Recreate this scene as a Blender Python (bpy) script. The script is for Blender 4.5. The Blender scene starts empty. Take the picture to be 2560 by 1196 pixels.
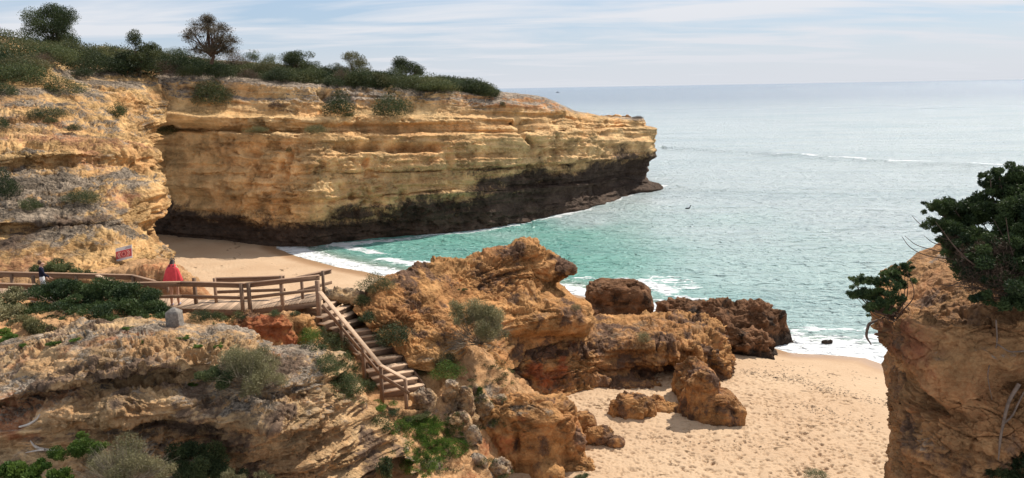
import bpy, math, random
import numpy as np
from mathutils import Vector, Matrix, Euler

random.seed(7); rng = np.random.default_rng(11)
C = bpy.context.scene.collection
R = math.radians

# ------------------------------------------------------------------ camera, sky, sun, exposure
CAMZ, PITCH, ROLL, FPX = 14.0, 10.65, -1.0, 2009.0
cam_d = bpy.data.cameras.new("camera"); cam = bpy.data.objects.new("camera", cam_d); C.objects.link(cam)
cam_d.sensor_width = 36.0; cam_d.lens = 36.0 * FPX / 2560.0
cam_d.clip_start = 0.1; cam_d.clip_end = 60000.0
CR = Matrix.Rotation(R(90 - PITCH), 3, 'X') @ Matrix.Rotation(R(ROLL), 3, 'Z')
cam.matrix_world = Matrix.Translation((0, 0, CAMZ)) @ CR.to_4x4()
bpy.context.scene.camera = cam
CRn = np.array(CR)

SUN_AZ, SUN_EL = 43.0, 48.0            # degrees to the right of straight ahead, above the horizon
SUN_STRENGTH, SKY_STRENGTH = 4.3, 0.11
sd = bpy.data.lights.new("sun", 'SUN'); sd.energy = SUN_STRENGTH; sd.angle = R(0.55); sd.color = (1.0, 0.93, 0.82)
sun = bpy.data.objects.new("sun", sd); C.objects.link(sun)
sdir = Vector((math.sin(R(SUN_AZ)) * math.cos(R(SUN_EL)), math.cos(R(SUN_AZ)) * math.cos(R(SUN_EL)), math.sin(R(SUN_EL))))
sun.rotation_euler = sdir.to_track_quat('Z', 'Y').to_euler(); sun.location = (60, 40, 60)

world = bpy.data.worlds.new("World"); bpy.context.scene.world = world; world.use_nodes = True
def build_world():
    nt = world.node_tree; N = nt.nodes; L = nt.links; N.clear()
    out = N.new('ShaderNodeOutputWorld'); bg = N.new('ShaderNodeBackground'); bg.inputs[1].default_value = SKY_STRENGTH
    sky = N.new('ShaderNodeTexSky'); sky.sky_type = 'NISHITA'; sky.sun_disc = False
    sky.sun_elevation = R(SUN_EL); sky.sun_rotation = R(SUN_AZ); sky.altitude = 10; sky.air_density = 1.0
    sky.dust_density = 0.6; sky.ozone_density = 1.3
    tc = N.new('ShaderNodeTexCoord'); sep = N.new('ShaderNodeSeparateXYZ'); L.new(tc.outputs['Generated'], sep.inputs[0])
    # flat cloud layer overhead: direction divided by its height
    mx = N.new('ShaderNodeMath'); mx.operation = 'MAXIMUM'; mx.inputs[1].default_value = 0.0; L.new(sep.outputs[2], mx.inputs[0])
    ad = N.new('ShaderNodeMath'); ad.operation = 'ADD'; ad.inputs[1].default_value = 0.10; L.new(mx.outputs[0], ad.inputs[0])
    dv = N.new('ShaderNodeVectorMath'); dv.operation = 'DIVIDE'
    cb = N.new('ShaderNodeCombineXYZ'); L.new(ad.outputs[0], cb.inputs[0]); L.new(ad.outputs[0], cb.inputs[1]); cb.inputs[2].default_value = 1
    L.new(tc.outputs['Generated'], dv.inputs[0]); L.new(cb.outputs[0], dv.inputs[1])
    mp = N.new('ShaderNodeMapping'); mp.inputs['Scale'].default_value = (0.42, 1.15, 0.0); mp.inputs['Rotation'].default_value = (0, 0, R(-14))
    mp.inputs['Location'].default_value = (3.1, 0.6, 0)
    L.new(dv.outputs[0], mp.inputs[0])
    n1 = N.new('ShaderNodeTexNoise'); n1.inputs['Scale'].default_value = 1.1; n1.inputs['Detail'].default_value = 7; n1.inputs['Roughness'].default_value = 0.55
    n1.inputs['Distortion'].default_value = 0.5
    L.new(mp.outputs[0], n1.inputs['Vector'])
    rp = N.new('ShaderNodeValToRGB'); rp.color_ramp.elements[0].position = 0.40; rp.color_ramp.elements[1].position = 0.58
    rp.color_ramp.elements[0].color = (0.12, 0.12, 0.12, 1); rp.color_ramp.elements[1].color = (1.0, 1.0, 1.0, 1)
    L.new(n1.outputs[0], rp.inputs[0])
    # thin veil thickens towards the horizon
    hz = N.new('ShaderNodeMapRange'); hz.inputs[1].default_value = 0.0; hz.inputs[2].default_value = 0.075; hz.inputs[3].default_value = 0.96; hz.inputs[4].default_value = 0.1
    L.new(sep.outputs[2], hz.inputs[0])
    mxx = N.new('ShaderNodeMath'); mxx.operation = 'MAXIMUM'; L.new(rp.outputs[0], mxx.inputs[0]); L.new(hz.outputs[0], mxx.inputs[1])
    vr = N.new('ShaderNodeValToRGB'); e = vr.color_ramp.elements; e[0].position = 0.0; e[0].color = (5.2, 5.4, 5.8, 1); e[1].position = 0.5; e[1].color = (4.6, 4.7, 5.0, 1)
    k_ = e.new(0.18); k_.color = (6.3, 6.45, 6.8, 1)
    L.new(sep.outputs[2], vr.inputs[0]); mix = N.new('ShaderNodeMixRGB'); L.new(vr.outputs[0], mix.inputs[2])
    tn = N.new('ShaderNodeMixRGB'); tn.inputs[0].default_value = 0.7; tn.inputs[2].default_value = (2.4, 3.5, 5.1, 1); L.new(sky.outputs[0], tn.inputs[1])
    L.new(mxx.outputs[0], mix.inputs[0]); L.new(tn.outputs[0], mix.inputs[1])
    L.new(mix.outputs[0], bg.inputs[0]); L.new(bg.outputs[0], out.inputs[0])
build_world()
sc = bpy.context.scene
sc.view_settings.view_transform = 'Standard'; sc.view_settings.look = 'None'; sc.view_settings.exposure = 0.32; sc.view_settings.gamma = 1.0
sc.render.engine = 'CYCLES'
sc.cycles.use_denoising = True
sc.cycles.max_bounces = 6; sc.cycles.diffuse_bounces = 3; sc.cycles.glossy_bounces = 3; sc.cycles.transmission_bounces = 4; sc.cycles.transparent_max_bounces = 6
sc.cycles.sample_clamp_indirect = 6.0

# ------------------------------------------------------------------ placing helpers
def rayd(px, py):
    return CRn @ np.array([(px - 1280.0) / FPX, -(py - 598.0) / FPX, -1.0])
def PY(px, py, Y):
    d = rayd(px, py); t = Y / d[1]; return np.array([d[0] * t, Y, CAMZ + d[2] * t])
def PZ(px, py, z):
    d = rayd(px, py); t = (z - CAMZ) / d[2]; return np.array([d[0] * t, d[1] * t, z])
def proj(P):
    q = (np.asarray(P, float) - np.array([0, 0, CAMZ])) @ CRn
    w = np.maximum(-q[..., 2], 1e-3)
    return np.stack([1280 + FPX * q[..., 0] / w, 598 - FPX * q[..., 1] / w, w], -1)

# ------------------------------------------------------------------ noise
def _h(ix, iy, iz, s):
    h = (ix.astype(np.uint32) * np.uint32(374761393) + iy.astype(np.uint32) * np.uint32(668265263)
         + iz.astype(np.uint32) * np.uint32(2246822519) + np.uint32((s * 3266489917) & 0xffffffff))
    h ^= h >> np.uint32(15); h *= np.uint32(2246822519); h ^= h >> np.uint32(13); h *= np.uint32(3266489917); h ^= h >> np.uint32(16)
    return h.astype(np.float32) * np.float32(1 / 4294967296.0)
def vn(p, s=0):
    p = np.asarray(p, np.float32); f = np.floor(p); i = f.astype(np.int64); t = p - f; t = t * t * t * (t * (t * 6 - 15) + 10)
    x, y, z = i[..., 0], i[..., 1], i[..., 2]; r = 0
    for dx in (0, 1):
        wx = t[..., 0] if dx else 1 - t[..., 0]
        for dy in (0, 1):
            wy = t[..., 1] if dy else 1 - t[..., 1]
            for dz in (0, 1):
                wz = t[..., 2] if dz else 1 - t[..., 2]
                r = r + _h(x + dx, y + dy, z + dz, s) * wx * wy * wz
    return r * 2 - 1
def fbm(p, sc_=1.0, oct_=4, gain=0.5, s=0, ridge=False):
    p = np.asarray(p, np.float32) * np.asarray(sc_, np.float32); a = 1.0; r = 0; tot = 0
    for o in range(oct_):
        v = vn(p + 17.3 * o, s + o * 7)
        if ridge: v = 1 - 2 * np.abs(v)
        r = r + a * v; tot += a; a *= gain; p = p * 2.03
    return r / tot
def facets(p, s=0):
    """piecewise planar relief: every cell is a tilted broken face; returns height and distance to the next cell"""
    p = np.asarray(p, np.float32); f = np.floor(p); i = f.astype(np.int64); fr = p - f
    b = np.full(p.shape[:-1], 9.0, np.float32); b2 = b.copy(); hgt = b * 0
    for dx in (-1, 0, 1):
        for dy in (-1, 0, 1):
            for dz in (-1, 0, 1):
                x, y, z = i[..., 0] + dx, i[..., 1] + dy, i[..., 2] + dz
                ox, oy, oz = dx + _h(x, y, z, s) - fr[..., 0], dy + _h(x, y, z, s + 1) - fr[..., 1], dz + _h(x, y, z, s + 2) - fr[..., 2]
                d = ox * ox + oy * oy + oz * oz; m = d < b; b2 = np.where(m, b, np.minimum(b2, d)); b = np.where(m, d, b)
                hv = (_h(x, y, z, s + 5) - .5) * .8 - (ox * (_h(x, y, z, s + 6) - .5) + oy * (_h(x, y, z, s + 7) - .5) + oz * (_h(x, y, z, s + 8) - .5)) * 1.05
                hgt = np.where(m, hv, hgt)
    return hgt, np.sqrt(b2) - np.sqrt(b)
def worley(p, s=0, second=False):
    p = np.asarray(p, np.float32); f = np.floor(p); i = f.astype(np.int64); fr = p - f
    b = np.full(p.shape[:-1], 9.0, np.float32); b2 = b.copy(); cv = b.copy()
    for dx in (-1, 0, 1):
        for dy in (-1, 0, 1):
            for dz in (-1, 0, 1):
                x, y, z = i[..., 0] + dx, i[..., 1] + dy, i[..., 2] + dz
                d = (dx + _h(x, y, z, s) - fr[..., 0]) ** 2 + (dy + _h(x, y, z, s + 1) - fr[..., 1]) ** 2 + (dz + _h(x, y, z, s + 2) - fr[..., 2]) ** 2
                if second:
                    b2 = np.minimum(b2, np.maximum(b, d)); cv = np.where(d < b, _h(x, y, z, s + 5), cv)
                b = np.minimum(b, d)
    return (np.sqrt(b), np.sqrt(b2), cv) if second else np.sqrt(b)
def sstep(a, b, x):
    t = np.clip((x - a) / (b - a), 0, 1); return t * t * (3 - 2 * t)

# ------------------------------------------------------------------ meshes
def set_label(o, label=None, cat=None, group=None, kind=None):
    if label: o['label'] = label
    if cat: o['category'] = cat
    if group: o['group'] = group
    if kind: o['kind'] = kind
    return o
def mesh_obj(name, V, F, mat=None, parent=None, smooth=True, mask=None):
    V = np.asarray(V, np.float32).reshape(-1, 3); F = np.asarray(F, np.int32)
    me = bpy.data.meshes.new(name); k = F.shape[1]
    me.vertices.add(len(V)); me.vertices.foreach_set('co', V.ravel())
    me.loops.add(F.size); me.loops.foreach_set('vertex_index', F.ravel())
    me.polygons.add(len(F)); me.polygons.foreach_set('loop_start', np.arange(0, F.size, k, dtype=np.int32))
    if smooth: me.polygons.foreach_set('use_smooth', np.ones(len(F), bool))
    if mask is not None:
        a = me.color_attributes.new('mask', 'FLOAT_COLOR', 'POINT')
        m4 = np.ones((len(V), 4), np.float32); m4[:, :mask.shape[-1]] = mask.reshape(len(V), -1); a.data.foreach_set('color', m4.ravel())
    me.update(calc_edges=True)
    if mat: me.materials.append(mat)
    o = bpy.data.objects.new(name, me); C.objects.link(o)
    if parent is not None: o.parent = parent
    return o
def grid_faces(nr, nc):
    i = np.arange(nr * nc).reshape(nr, nc)
    return np.stack([i[:-1, :-1], i[1:, :-1], i[1:, 1:], i[:-1, 1:]], -1).reshape(-1, 4)
def pchip(t, v, q):
    t = np.asarray(t, float); v = np.asarray(v, float); sh = v.shape[1:]; v = v.reshape(len(t), -1)
    h = np.diff(t)[:, None]; d = np.diff(v, axis=0) / h; m = np.zeros_like(v)
    if len(t) > 2:
        a, b = d[:-1], d[1:]; w1 = 2 * h[1:] + h[:-1]; w2 = h[1:] + 2 * h[:-1]
        with np.errstate(divide='ignore', invalid='ignore'):
            mm = (w1 + w2) / (w1 / a + w2 / b)
        m[1:-1] = np.where(a * b > 0, mm, 0.0)
    m[0] = d[0]; m[-1] = d[-1]
    k = np.clip(np.searchsorted(t, q, side='right') - 1, 0, len(t) - 2); hh = (t[k + 1] - t[k])[:, None]; u = (q - t[k])[:, None] / hh
    r = ((1 + 2 * u) * (1 - u) ** 2) * v[k] + u * (1 - u) ** 2 * hh * m[k] + u * u * (3 - 2 * u) * v[k + 1] + u * u * (u - 1) * hh * m[k + 1]
    return r.reshape((len(q),) + sh)
def to_pts(row):
    return np.array([PY(*p) if not (isinstance(p, np.ndarray)) else p for p in row])
def loft_grid(rows, step=2.4, hidden=0.35):
    G = np.array([to_pts(r) if not isinstance(r, np.ndarray) else r for r in rows])   # rows x cols x 3
    S = proj(G)[..., :2]
    du = np.linalg.norm(np.diff(S, axis=1), axis=-1).max(0) + 2.0; dv = np.linalg.norm(np.diff(S, axis=0), axis=-1).max(1) + 2.0
    dpx = G[..., 1].mean() / FPX
    du = np.maximum(du, hidden * np.linalg.norm(np.diff(G, axis=1), axis=-1).mean(0) / dpx)
    dv = np.maximum(dv, hidden * np.linalg.norm(np.diff(G, axis=0), axis=-1).mean(1) / dpx)
    tu = np.concatenate([[0], np.cumsum(du)]); tv = np.concatenate([[0], np.cumsum(dv)])
    nu = int(tu[-1] / step) + 2; nv = int(tv[-1] / step) + 2
    A = pchip(tv, G, np.linspace(0, tv[-1], nv))                                     # nv x cols x 3
    A = np.swapaxes(pchip(tu, np.swapaxes(A, 0, 1), np.linspace(0, tu[-1], nu)), 0, 1)
    return A
def normals(A):
    du = np.gradient(A, axis=1); dv = np.gradient(A, axis=0); n = np.cross(dv, du)
    return n / (np.linalg.norm(n, axis=-1, keepdims=True) + 1e-9)
SURF = []            # every solid surface built so far, for standing things on
def reg(V):
    V = np.asarray(V).reshape(-1, 3); V = V[V[:, 1] > 1]; s = proj(V); SURF.append((s.astype(np.float32), V.astype(np.float32)))
def hit(px, py, r=6.0, only=None):
    best = None
    for s, V in (SURF if only is None else [SURF[only]]):
        m = (np.abs(s[:, 0] - px) < r) & (np.abs(s[:, 1] - py) < r)
        if m.any():
            w = s[m, 2]; k = w.argmin()
            near = w < w[k] + 0.35
            v = V[m][near]; d = ((s[m][near][:, :2] - (px, py)) ** 2).sum(1).argmin()
            if best is None or w[k] < best[0]: best = (w[k], v[d])
    return None if best is None else np.array(best[1], float)

# ------------------------------------------------------------------ node material helpers
def new_mat(name):
    m = bpy.data.materials.new(name); m.use_nodes = True; nt = m.node_tree; b = nt.nodes.get('Principled BSDF')
    return m, nt.nodes, nt.links, b
def nz(N, L, vec, scale, detail=5, rough=0.55, mapping=None, dist=0.0, kind='noise'):
    if mapping is not None:
        mp = N.new('ShaderNodeMapping'); mp.inputs['Scale'].default_value = mapping; L.new(vec, mp.inputs[0]); vec = mp.outputs[0]
    if kind == 'vor':
        n = N.new('ShaderNodeTexVoronoi'); n.inputs['Scale'].default_value = scale; L.new(vec, n.inputs['Vector']); return n.outputs['Distance']
    n = N.new('ShaderNodeTexNoise'); n.inputs['Scale'].default_value = scale; n.inputs['Detail'].default_value = detail
    n.inputs['Roughness'].default_value = rough; n.inputs['Distortion'].default_value = dist
    L.new(vec, n.inputs['Vector']); return n.outputs[0]
def ramp(N, L, val, a, b, lo=0.0, hi=1.0):
    m = N.new('ShaderNodeMapRange'); m.inputs[1].default_value = a; m.inputs[2].default_value = b; m.inputs[3].default_value = lo; m.inputs[4].default_value = hi
    m.interpolation_type = 'SMOOTHSTEP'; L.new(val, m.inputs[0]); return m.outputs[0]
def mixc(N, L, fac, a, b, mode='MIX'):
    m = N.new('ShaderNodeMixRGB'); m.blend_type = mode
    for k, v in ((0, fac), (1, a), (2, b)):
        if isinstance(v, (int, float)): m.inputs[k].default_value = v
        elif isinstance(v, tuple): m.inputs[k].default_value = v + (1,) if len(v) == 3 else v
        else: L.new(v, m.inputs[k])
    return m.outputs[0]
def mth(N, L, op, a, b=0.0):
    m = N.new('ShaderNodeMath'); m.operation = op
    for k, v in ((0, a), (1, b)):
        if isinstance(v, (int, float)): m.inputs[k].default_value = v
        else: L.new(v, m.inputs[k])
    return m.outputs[0]
def rock_mat(name, c_light, c_mid, c_warm, c_red, c_grey, c_dark, scale=1.0, bump=0.35, bands=1.0, pits=1.0):
    """mask R = grey crust, G = red/orange iron, B = dark stain and painted slot shade"""
    m, N, L, b = new_mat(name)
    tc = N.new('ShaderNodeTexCoord'); v = tc.outputs['Object']
    at = N.new('ShaderNodeAttribute'); at.attribute_name = 'mask'; sp = N.new('ShaderNodeSeparateColor'); L.new(at.outputs['Color'], sp.inputs[0])
    big = ramp(N, L, nz(N, L, v, 0.35 * scale, 6, 0.6), 0.35, 0.65)
    band = ramp(N, L, nz(N, L, v, 1.0 * scale, 6, 0.6, (0.12, 0.12, 2.2), 0.6), 0.38, 0.62)
    fine = nz(N, L, v, 3.2 * scale, 8, 0.68)
    fineR = ramp(N, L, fine, 0.33, 0.68)
    col = mixc(N, L, big, c_mid, c_warm)
    col = mixc(N, L, mth(N, L, 'MULTIPLY', band, 0.65 * bands), col, c_light)
    spk = ramp(N, L, nz(N, L, v, 9 * scale, 6, 0.7), 0.42, 0.6)
    col = mixc(N, L, mth(N, L, 'MULTIPLY', spk, 0.35), col, c_light)
    # iron
    g = mth(N, L, 'ADD', sp.outputs[1], mth(N, L, 'MULTIPLY', mth(N, L, 'SUBTRACT', fine, 0.5), 0.9))
    col = mixc(N, L, ramp(N, L, g, 0.3, 0.7), col, c_red)
    # weathered crust
    fg = nz(N, L, v, 1.7 * scale, 9, 0.72)
    r = mth(N, L, 'ADD', sp.outputs[0], mth(N, L, 'MULTIPLY', mth(N, L, 'SUBTRACT', fg, 0.5), 1.5))
    greyc = mixc(N, L, ramp(N, L, nz(N, L, v, 6.5 * scale, 8, 0.75), 0.4, 0.62), c_grey, tuple(0.28 * c for c in c_grey))
    col = mixc(N, L, ramp(N, L, r, 0.28, 0.74), col, greyc)
    # dark stain, also the shade painted into the boulder's slot
    dk = mth(N, L, 'ADD', sp.outputs[2], mth(N, L, 'MULTIPLY', mth(N, L, 'SUBTRACT', nz(N, L, v, 3.4 * scale, 9, 0.8, (1, 1, 0.6)), 0.5), 2.2))
    darkc = mixc(N, L, fineR, c_dark, tuple(1.9 * c for c in c_dark))
    col = mixc(N, L, ramp(N, L, dk, 0.22, 0.92), col, darkc)
    # value variation
    hsv = N.new('ShaderNodeHueSaturation'); L.new(col, hsv.inputs['Color']); L.new(ramp(N, L, nz(N, L, v, 0.9 * scale, 9, 0.75), 0.3, 0.7, 0.70, 1.26), hsv.inputs['Value'])
    L.new(hsv.outputs[0], b.inputs['Base Color'])
    b.inputs['Roughness'].default_value = 0.92; b.inputs['Specular IOR Level'].default_value = 0.2
    vc = N.new('ShaderNodeTexVoronoi'); vc.inputs['Scale'].default_value = 6.0 * scale; mpv = N.new('ShaderNodeMapping'); mpv.inputs['Scale'].default_value = (1, 1, 1.8)
    nv = N.new('ShaderNodeTexNoise'); nv.inputs['Scale'].default_value = 5 * scale; nv.inputs['Detail'].default_value = 4; L.new(v, nv.inputs['Vector'])
    va = N.new('ShaderNodeVectorMath'); va.operation = 'MULTIPLY_ADD'; L.new(nv.outputs['Color'], va.inputs[0]); va.inputs[1].default_value = (.25 / scale,) * 3; L.new(v, va.inputs[2]); L.new(va.outputs[0], mpv.inputs[0]); L.new(mpv.outputs[0], vc.inputs['Vector'])
    pit = ramp(N, L, nz(N, L, v, 3.4 * scale, kind='vor', mapping=(1, 1, 1.3)), 0.05, 0.34)
    h1 = nz(N, L, v, 5.0 * scale, 10, 0.72); h2 = nz(N, L, v, 2.2 * scale, 6, 0.65, (0.45, 0.45, 3.2), 0.4)
    ce = N.new('ShaderNodeTexVoronoi'); ce.feature = 'DISTANCE_TO_EDGE'; ce.inputs['Scale'].default_value = 2.3 * scale; L.new(mpv.outputs[0], ce.inputs['Vector'])
    crk = ramp(N, L, ce.outputs['Distance'], 0.0, 0.045, 0.0, 0.30)
    h1 = mth(N, L, 'ADD', h1, mth(N, L, 'MULTIPLY', crk, ramp(N, L, nz(N, L, v, 1.1 * scale, 3), 0.42, 0.6)))
    hh = mth(N, L, 'ADD', mth(N, L, 'ADD', mth(N, L, 'ADD', h1, mth(N, L, 'MULTIPLY', vc.outputs['Distance'], 0.35)), mth(N, L, 'MULTIPLY', h2, 0.8 * bands)), mth(N, L, 'MULTIPLY', pit, 0.14 * pits))
    bp = N.new('ShaderNodeBump'); bp.inputs['Distance'].default_value = bump
    L.new(ramp(N, L, nz(N, L, v, 0.8 * scale, 4, 0.6), 0.35, 0.62, 0.3, 1.0), bp.inputs['Strength'])
    L.new(hh, bp.inputs['Height']); L.new(bp.outputs[0], b.inputs['Normal'])
    return m
M = {}
M['cliff'] = rock_mat('cliff_limestone', (0.80, 0.57, 0.30), (0.69, 0.42, 0.18), (0.62, 0.325, 0.13), (0.52, 0.24, 0.11), (0.44, 0.345, 0.26), (0.062, 0.041, 0.029), 0.6, 0.5, 0.55)
M['left_cliff'] = rock_mat('left_limestone', (0.69, 0.465, 0.215), (0.55, 0.32, 0.13), (0.46, 0.23, 0.09), (0.40, 0.19, 0.095), (0.33, 0.255, 0.185), (0.10, 0.066, 0.045), 0.9, 0.4, 0.7)
M['near_rock'] = rock_mat('foreground_limestone', (0.61, 0.435, 0.245), (0.47, 0.285, 0.135), (0.39, 0.205, 0.09), (0.36, 0.15, 0.07), (0.37, 0.295, 0.225), (0.115, 0.075, 0.050), 1.8, 0.16, 0.7)
M['tan_rock'] = rock_mat('tan_sandstone', (0.47, 0.285, 0.135), (0.39, 0.20, 0.082), (0.31, 0.135, 0.055), (0.30, 0.115, 0.055), (0.36, 0.27, 0.20), (0.105, 0.062, 0.040), 1.8, 0.12, 0.4)
M['orange_rock'] = rock_mat('orange_sandstone', (0.55, 0.32, 0.135), (0.44, 0.215, 0.077), (0.35, 0.148, 0.054), (0.38, 0.12, 0.05), (0.34, 0.25, 0.17), (0.10, 0.056, 0.035), 1.5, 0.2, 0.5)
M['brown_rock'] = rock_mat('brown_sea_rock', (0.26, 0.145, 0.075), (0.20, 0.095, 0.045), (0.17, 0.075, 0.035), (0.25, 0.09, 0.03), (0.20, 0.145, 0.10), (0.030, 0.020, 0.014), 1.8, 0.25, 0.3, 2.5)
M['soil'] = rock_mat('sandy_soil', (0.58, 0.38, 0.20), (0.47, 0.265, 0.125), (0.40, 0.20, 0.085), (0.36, 0.14, 0.06), (0.30, 0.235, 0.175), (0.08, 0.065, 0.04), 1.8, 0.12, 0.2, 0.6)

def sand_mat():
    m, N, L, b = new_mat('beach_sand'); tc = N.new('ShaderNodeTexCoord'); v = tc.outputs['Object']
    at = N.new('ShaderNodeAttribute'); at.attribute_name = 'mask'; sp = N.new('ShaderNodeSeparateColor'); L.new(at.outputs['Color'], sp.inputs[0])
    col = mixc(N, L, ramp(N, L, nz(N, L, v, 0.25, 6, 0.6), 0.35, 0.65), (0.52, 0.36, 0.222), (0.46, 0.30, 0.175))
    col = mixc(N, L, ramp(N, L, nz(N, L, v, 14, 6, 0.8), 0.3, 0.7, 0, 0.35), col, (0.60, 0.45, 0.32))
    wet = mth(N, L, 'ADD', sp.outputs[0], mth(N, L, 'MULTIPLY', mth(N, L, 'SUBTRACT', nz(N, L, v, 0.5, 4), 0.5), 0.5))
    wetf = ramp(N, L, wet, 0.3, 0.75)
    col = mixc(N, L, wetf, col, (0.37, 0.225, 0.125))
    col = mixc(N, L, ramp(N, L, mth(N, L, 'ADD', sp.outputs[1], mth(N, L, 'MULTIPLY', mth(N, L, 'SUBTRACT', nz(N, L, v, 3.0, 8, 0.7), 0.5), 1.2)), 0.45, 0.8), col, (0.17, 0.105, 0.055))
    L.new(col, b.inputs['Base Color']); L.new(ramp(N, L, wet, 0.4, 0.95, 0.9, 0.35), b.inputs['Roughness']); b.inputs['Specular IOR Level'].default_value = 0.3
    bp = N.new('ShaderNodeBump'); bp.inputs['Distance'].default_value = 0.05; L.new(mth(N, L, 'SUBTRACT', 1.0, wetf), bp.inputs['Strength'])
    L.new(nz(N, L, v, 4.5, 6, 0.6), bp.inputs['Height']); L.new(bp.outputs[0], b.inputs['Normal'])
    return m
M['sand'] = sand_mat()

def plain(name, col, rough=0.8, vary=0.25, scale=6, bump=0.0, mapping=None, spec=0.25, bscale=None):
    m, N, L, b = new_mat(name); tc = N.new('ShaderNodeTexCoord'); v = tc.outputs['Object']
    f = ramp(N, L, nz(N, L, v, scale, 6, 0.65, mapping), 0.3, 0.7)
    L.new(mixc(N, L, f, tuple(c * (1 - vary) for c in col), tuple(min(1, c * (1 + vary)) for c in col)), b.inputs['Base Color'])
    b.inputs['Roughness'].default_value = rough; b.inputs['Specular IOR Level'].default_value = spec
    if bump:
        bp = N.new('ShaderNodeBump'); bp.inputs['Distance'].default_value = bump; bp.inputs['Strength'].default_value = 1
        L.new(nz(N, L, v, bscale or scale * 1.5, 6, 0.65, mapping), bp.inputs['Height']); L.new(bp.outputs[0], b.inputs['Normal'])
    return m

# ------------------------------------------------------------------ rock relief
def relief(A, layer=0.35, layer_f=1.0, rough=0.25, rough_f=0.6, pits=0.1, pit_f=1.2, flute=0.0, flute_f=1.0, dip=(0, 0), s=0, bulges=(), fine=0.04, fine_f=4.0, block=0.0, block_f=0.8):
    sh = A.shape; P = A.reshape(-1, 3).astype(np.float32); n = normals(A).reshape(-1, 3)
    flip = np.sign((n * (np.array([0, 0, CAMZ + 4]) - P)).sum(1).mean()); n = n * (flip if flip else 1)
    d = np.zeros(len(P), np.float32)
    nh = n.copy(); nh[:, 2] *= 0.25
    w = fbm(P, 0.22 * rough_f, 3, s=s) * 0.6
    st = P[:, 2] + dip[0] * P[:, 0] + dip[1] * P[:, 1] + w
    q = np.stack([P[:, 0] * 0.13 * layer_f, P[:, 1] * 0.13 * layer_f, st * 1.5 * layer_f], 1)
    l1 = vn(q, s + 3); l2 = vn(q * np.array([2.2, 2.2, 2.6]), s + 5); l3 = vn(q * np.array([5, 5, 6.0]), s + 6)
    lay = np.tanh(l1 * 3.0) * 0.55 + np.tanh(l2 * 3) * 0.3 + l3 * 0.25
    steep = 1 - np.clip(np.abs(n[:, 2]), 0, 1) ** 2
    dl = lay * layer * (0.35 + 0.65 * steep)
    d += fbm(P, rough_f, 5, 0.55, s + 11) * rough + fbm(P, rough_f * 1.7, 4, 0.55, s + 31, ridge=True) * rough * 0.35
    am = 0.25 + 0.85 * sstep(-0.28, 0.38, fbm(P, rough_f * .55, 3, s=s + 140)); keep = d.copy(); d = d * 0
    if pits:
        wp = P + fbm(P, 1.3 * pit_f, 2, s=s + 50)[:, None] * 0.25 / pit_f
        f1 = worley(wp * np.array([1, 1, 1.5], np.float32) * pit_f, s + 60)
        d -= pits * sstep(0.40, 0.1, f1) * sstep(0.0, 0.35, fbm(P, 0.5 * pit_f, 2, s=s + 70)) * 1.3
        d -= pits * 1.6 * sstep(0.12, 0.4, fbm(wp * np.array([1, 1, 1.6], np.float32), pit_f * .8, 4, .6, s + 75))
    if block:
        wp = P + np.stack([fbm(P, 0.9 * block_f, 3, s=s + 80 + q_) for q_ in range(3)], 1) * 0.24 / block_f
        for f_, a_ in ((1.0, 1.0), (2.4, .52), (5.6, .27), (11.0, .12)):
            hg, ed = facets(wp * np.array([1, 1, 2.4], np.float32) * block_f * f_, s + 82 + int(f_))
            d += block * a_ * (hg * 1.15 - .45 * sstep(0.07, 0.0, ed))
    if flute:
        q = np.stack([P[:, 0] * flute_f, P[:, 1] * flute_f, P[:, 2] * 0.22 * flute_f], 1)
        d += fbm(q, 1.0, 3, 0.5, s + 90, ridge=True) * flute * steep
    d += fbm(P, fine_f, 4, 0.6, s + 101) * fine
    d = keep + d * am
    d -= d.mean()
    for (px, py, Yc, r, amp) in bulges:
        c = PY(px, py, Yc); rr = np.atleast_1d(r); rad = np.array([rr[0], rr[0], rr[-1]])
        d += amp * np.exp(-(((P - c) / rad) ** 2).sum(1) * 1.5)
    P2 = P + n * d[:, None] + nh * dl[:, None]
    return P2.reshape(sh), n.reshape(sh), (lay.reshape(sh[:2]), st.reshape(sh[:2]))
def blob_mask(mask, A, ch, blobs):
    """stains and painted slot shade: (px, py, radius_x_m, radius_z_m, strength) looked up once on the surface, then spread in world space"""
    F = A.reshape(-1, 3); s = proj(F); mk = mask.reshape(-1, mask.shape[-1])
    for (px, py, rx, rz, st) in blobs:
        k = ((s[:, 0] - px) ** 2 + (s[:, 1] - py) ** 2 + np.where(F[:, 1] > 1, 0, 1e9)).argmin()
        e = np.exp(-(((F - F[k]) / np.array([rx, rx * 1.3, rz])) ** 2).sum(1))
        m_ = e > .02; n_ = np.zeros(len(F), np.float32); n_[m_] = fbm(F[m_].astype(np.float32), np.array([1.6 / rx, 1.6 / rx, 1.6 / max(rz, .15)], np.float32), 4, .6, int(px) % 97)
        mk[:, ch] = np.clip(mk[:, ch] + st * e * (.62 + .95 * n_), -1.5, 1.5)
def rockmass(name, rows, mat, step=2.4, mask_fn=None, blobs=(), rel=None, label=None, cat=None, kind=None, group=None):
    A = loft_grid(rows, step)
    B, n, aux = relief(A, **(rel or {}))
    mask = np.zeros(B.shape[:2] + (3,), np.float32); n2 = normals(B)
    if (n2[..., 2].mean() < 0): n2 = -n2
    if mask_fn: mask_fn(mask, B, n2, aux)
    for ch, bl in blobs: blob_mask(mask, B, ch, bl)
    o = mesh_obj(name, B, grid_faces(*B.shape[:2]), mat, mask=mask.reshape(-1, 3))
    reg(B); set_label(o, label, cat, group, kind); return o, B

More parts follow.
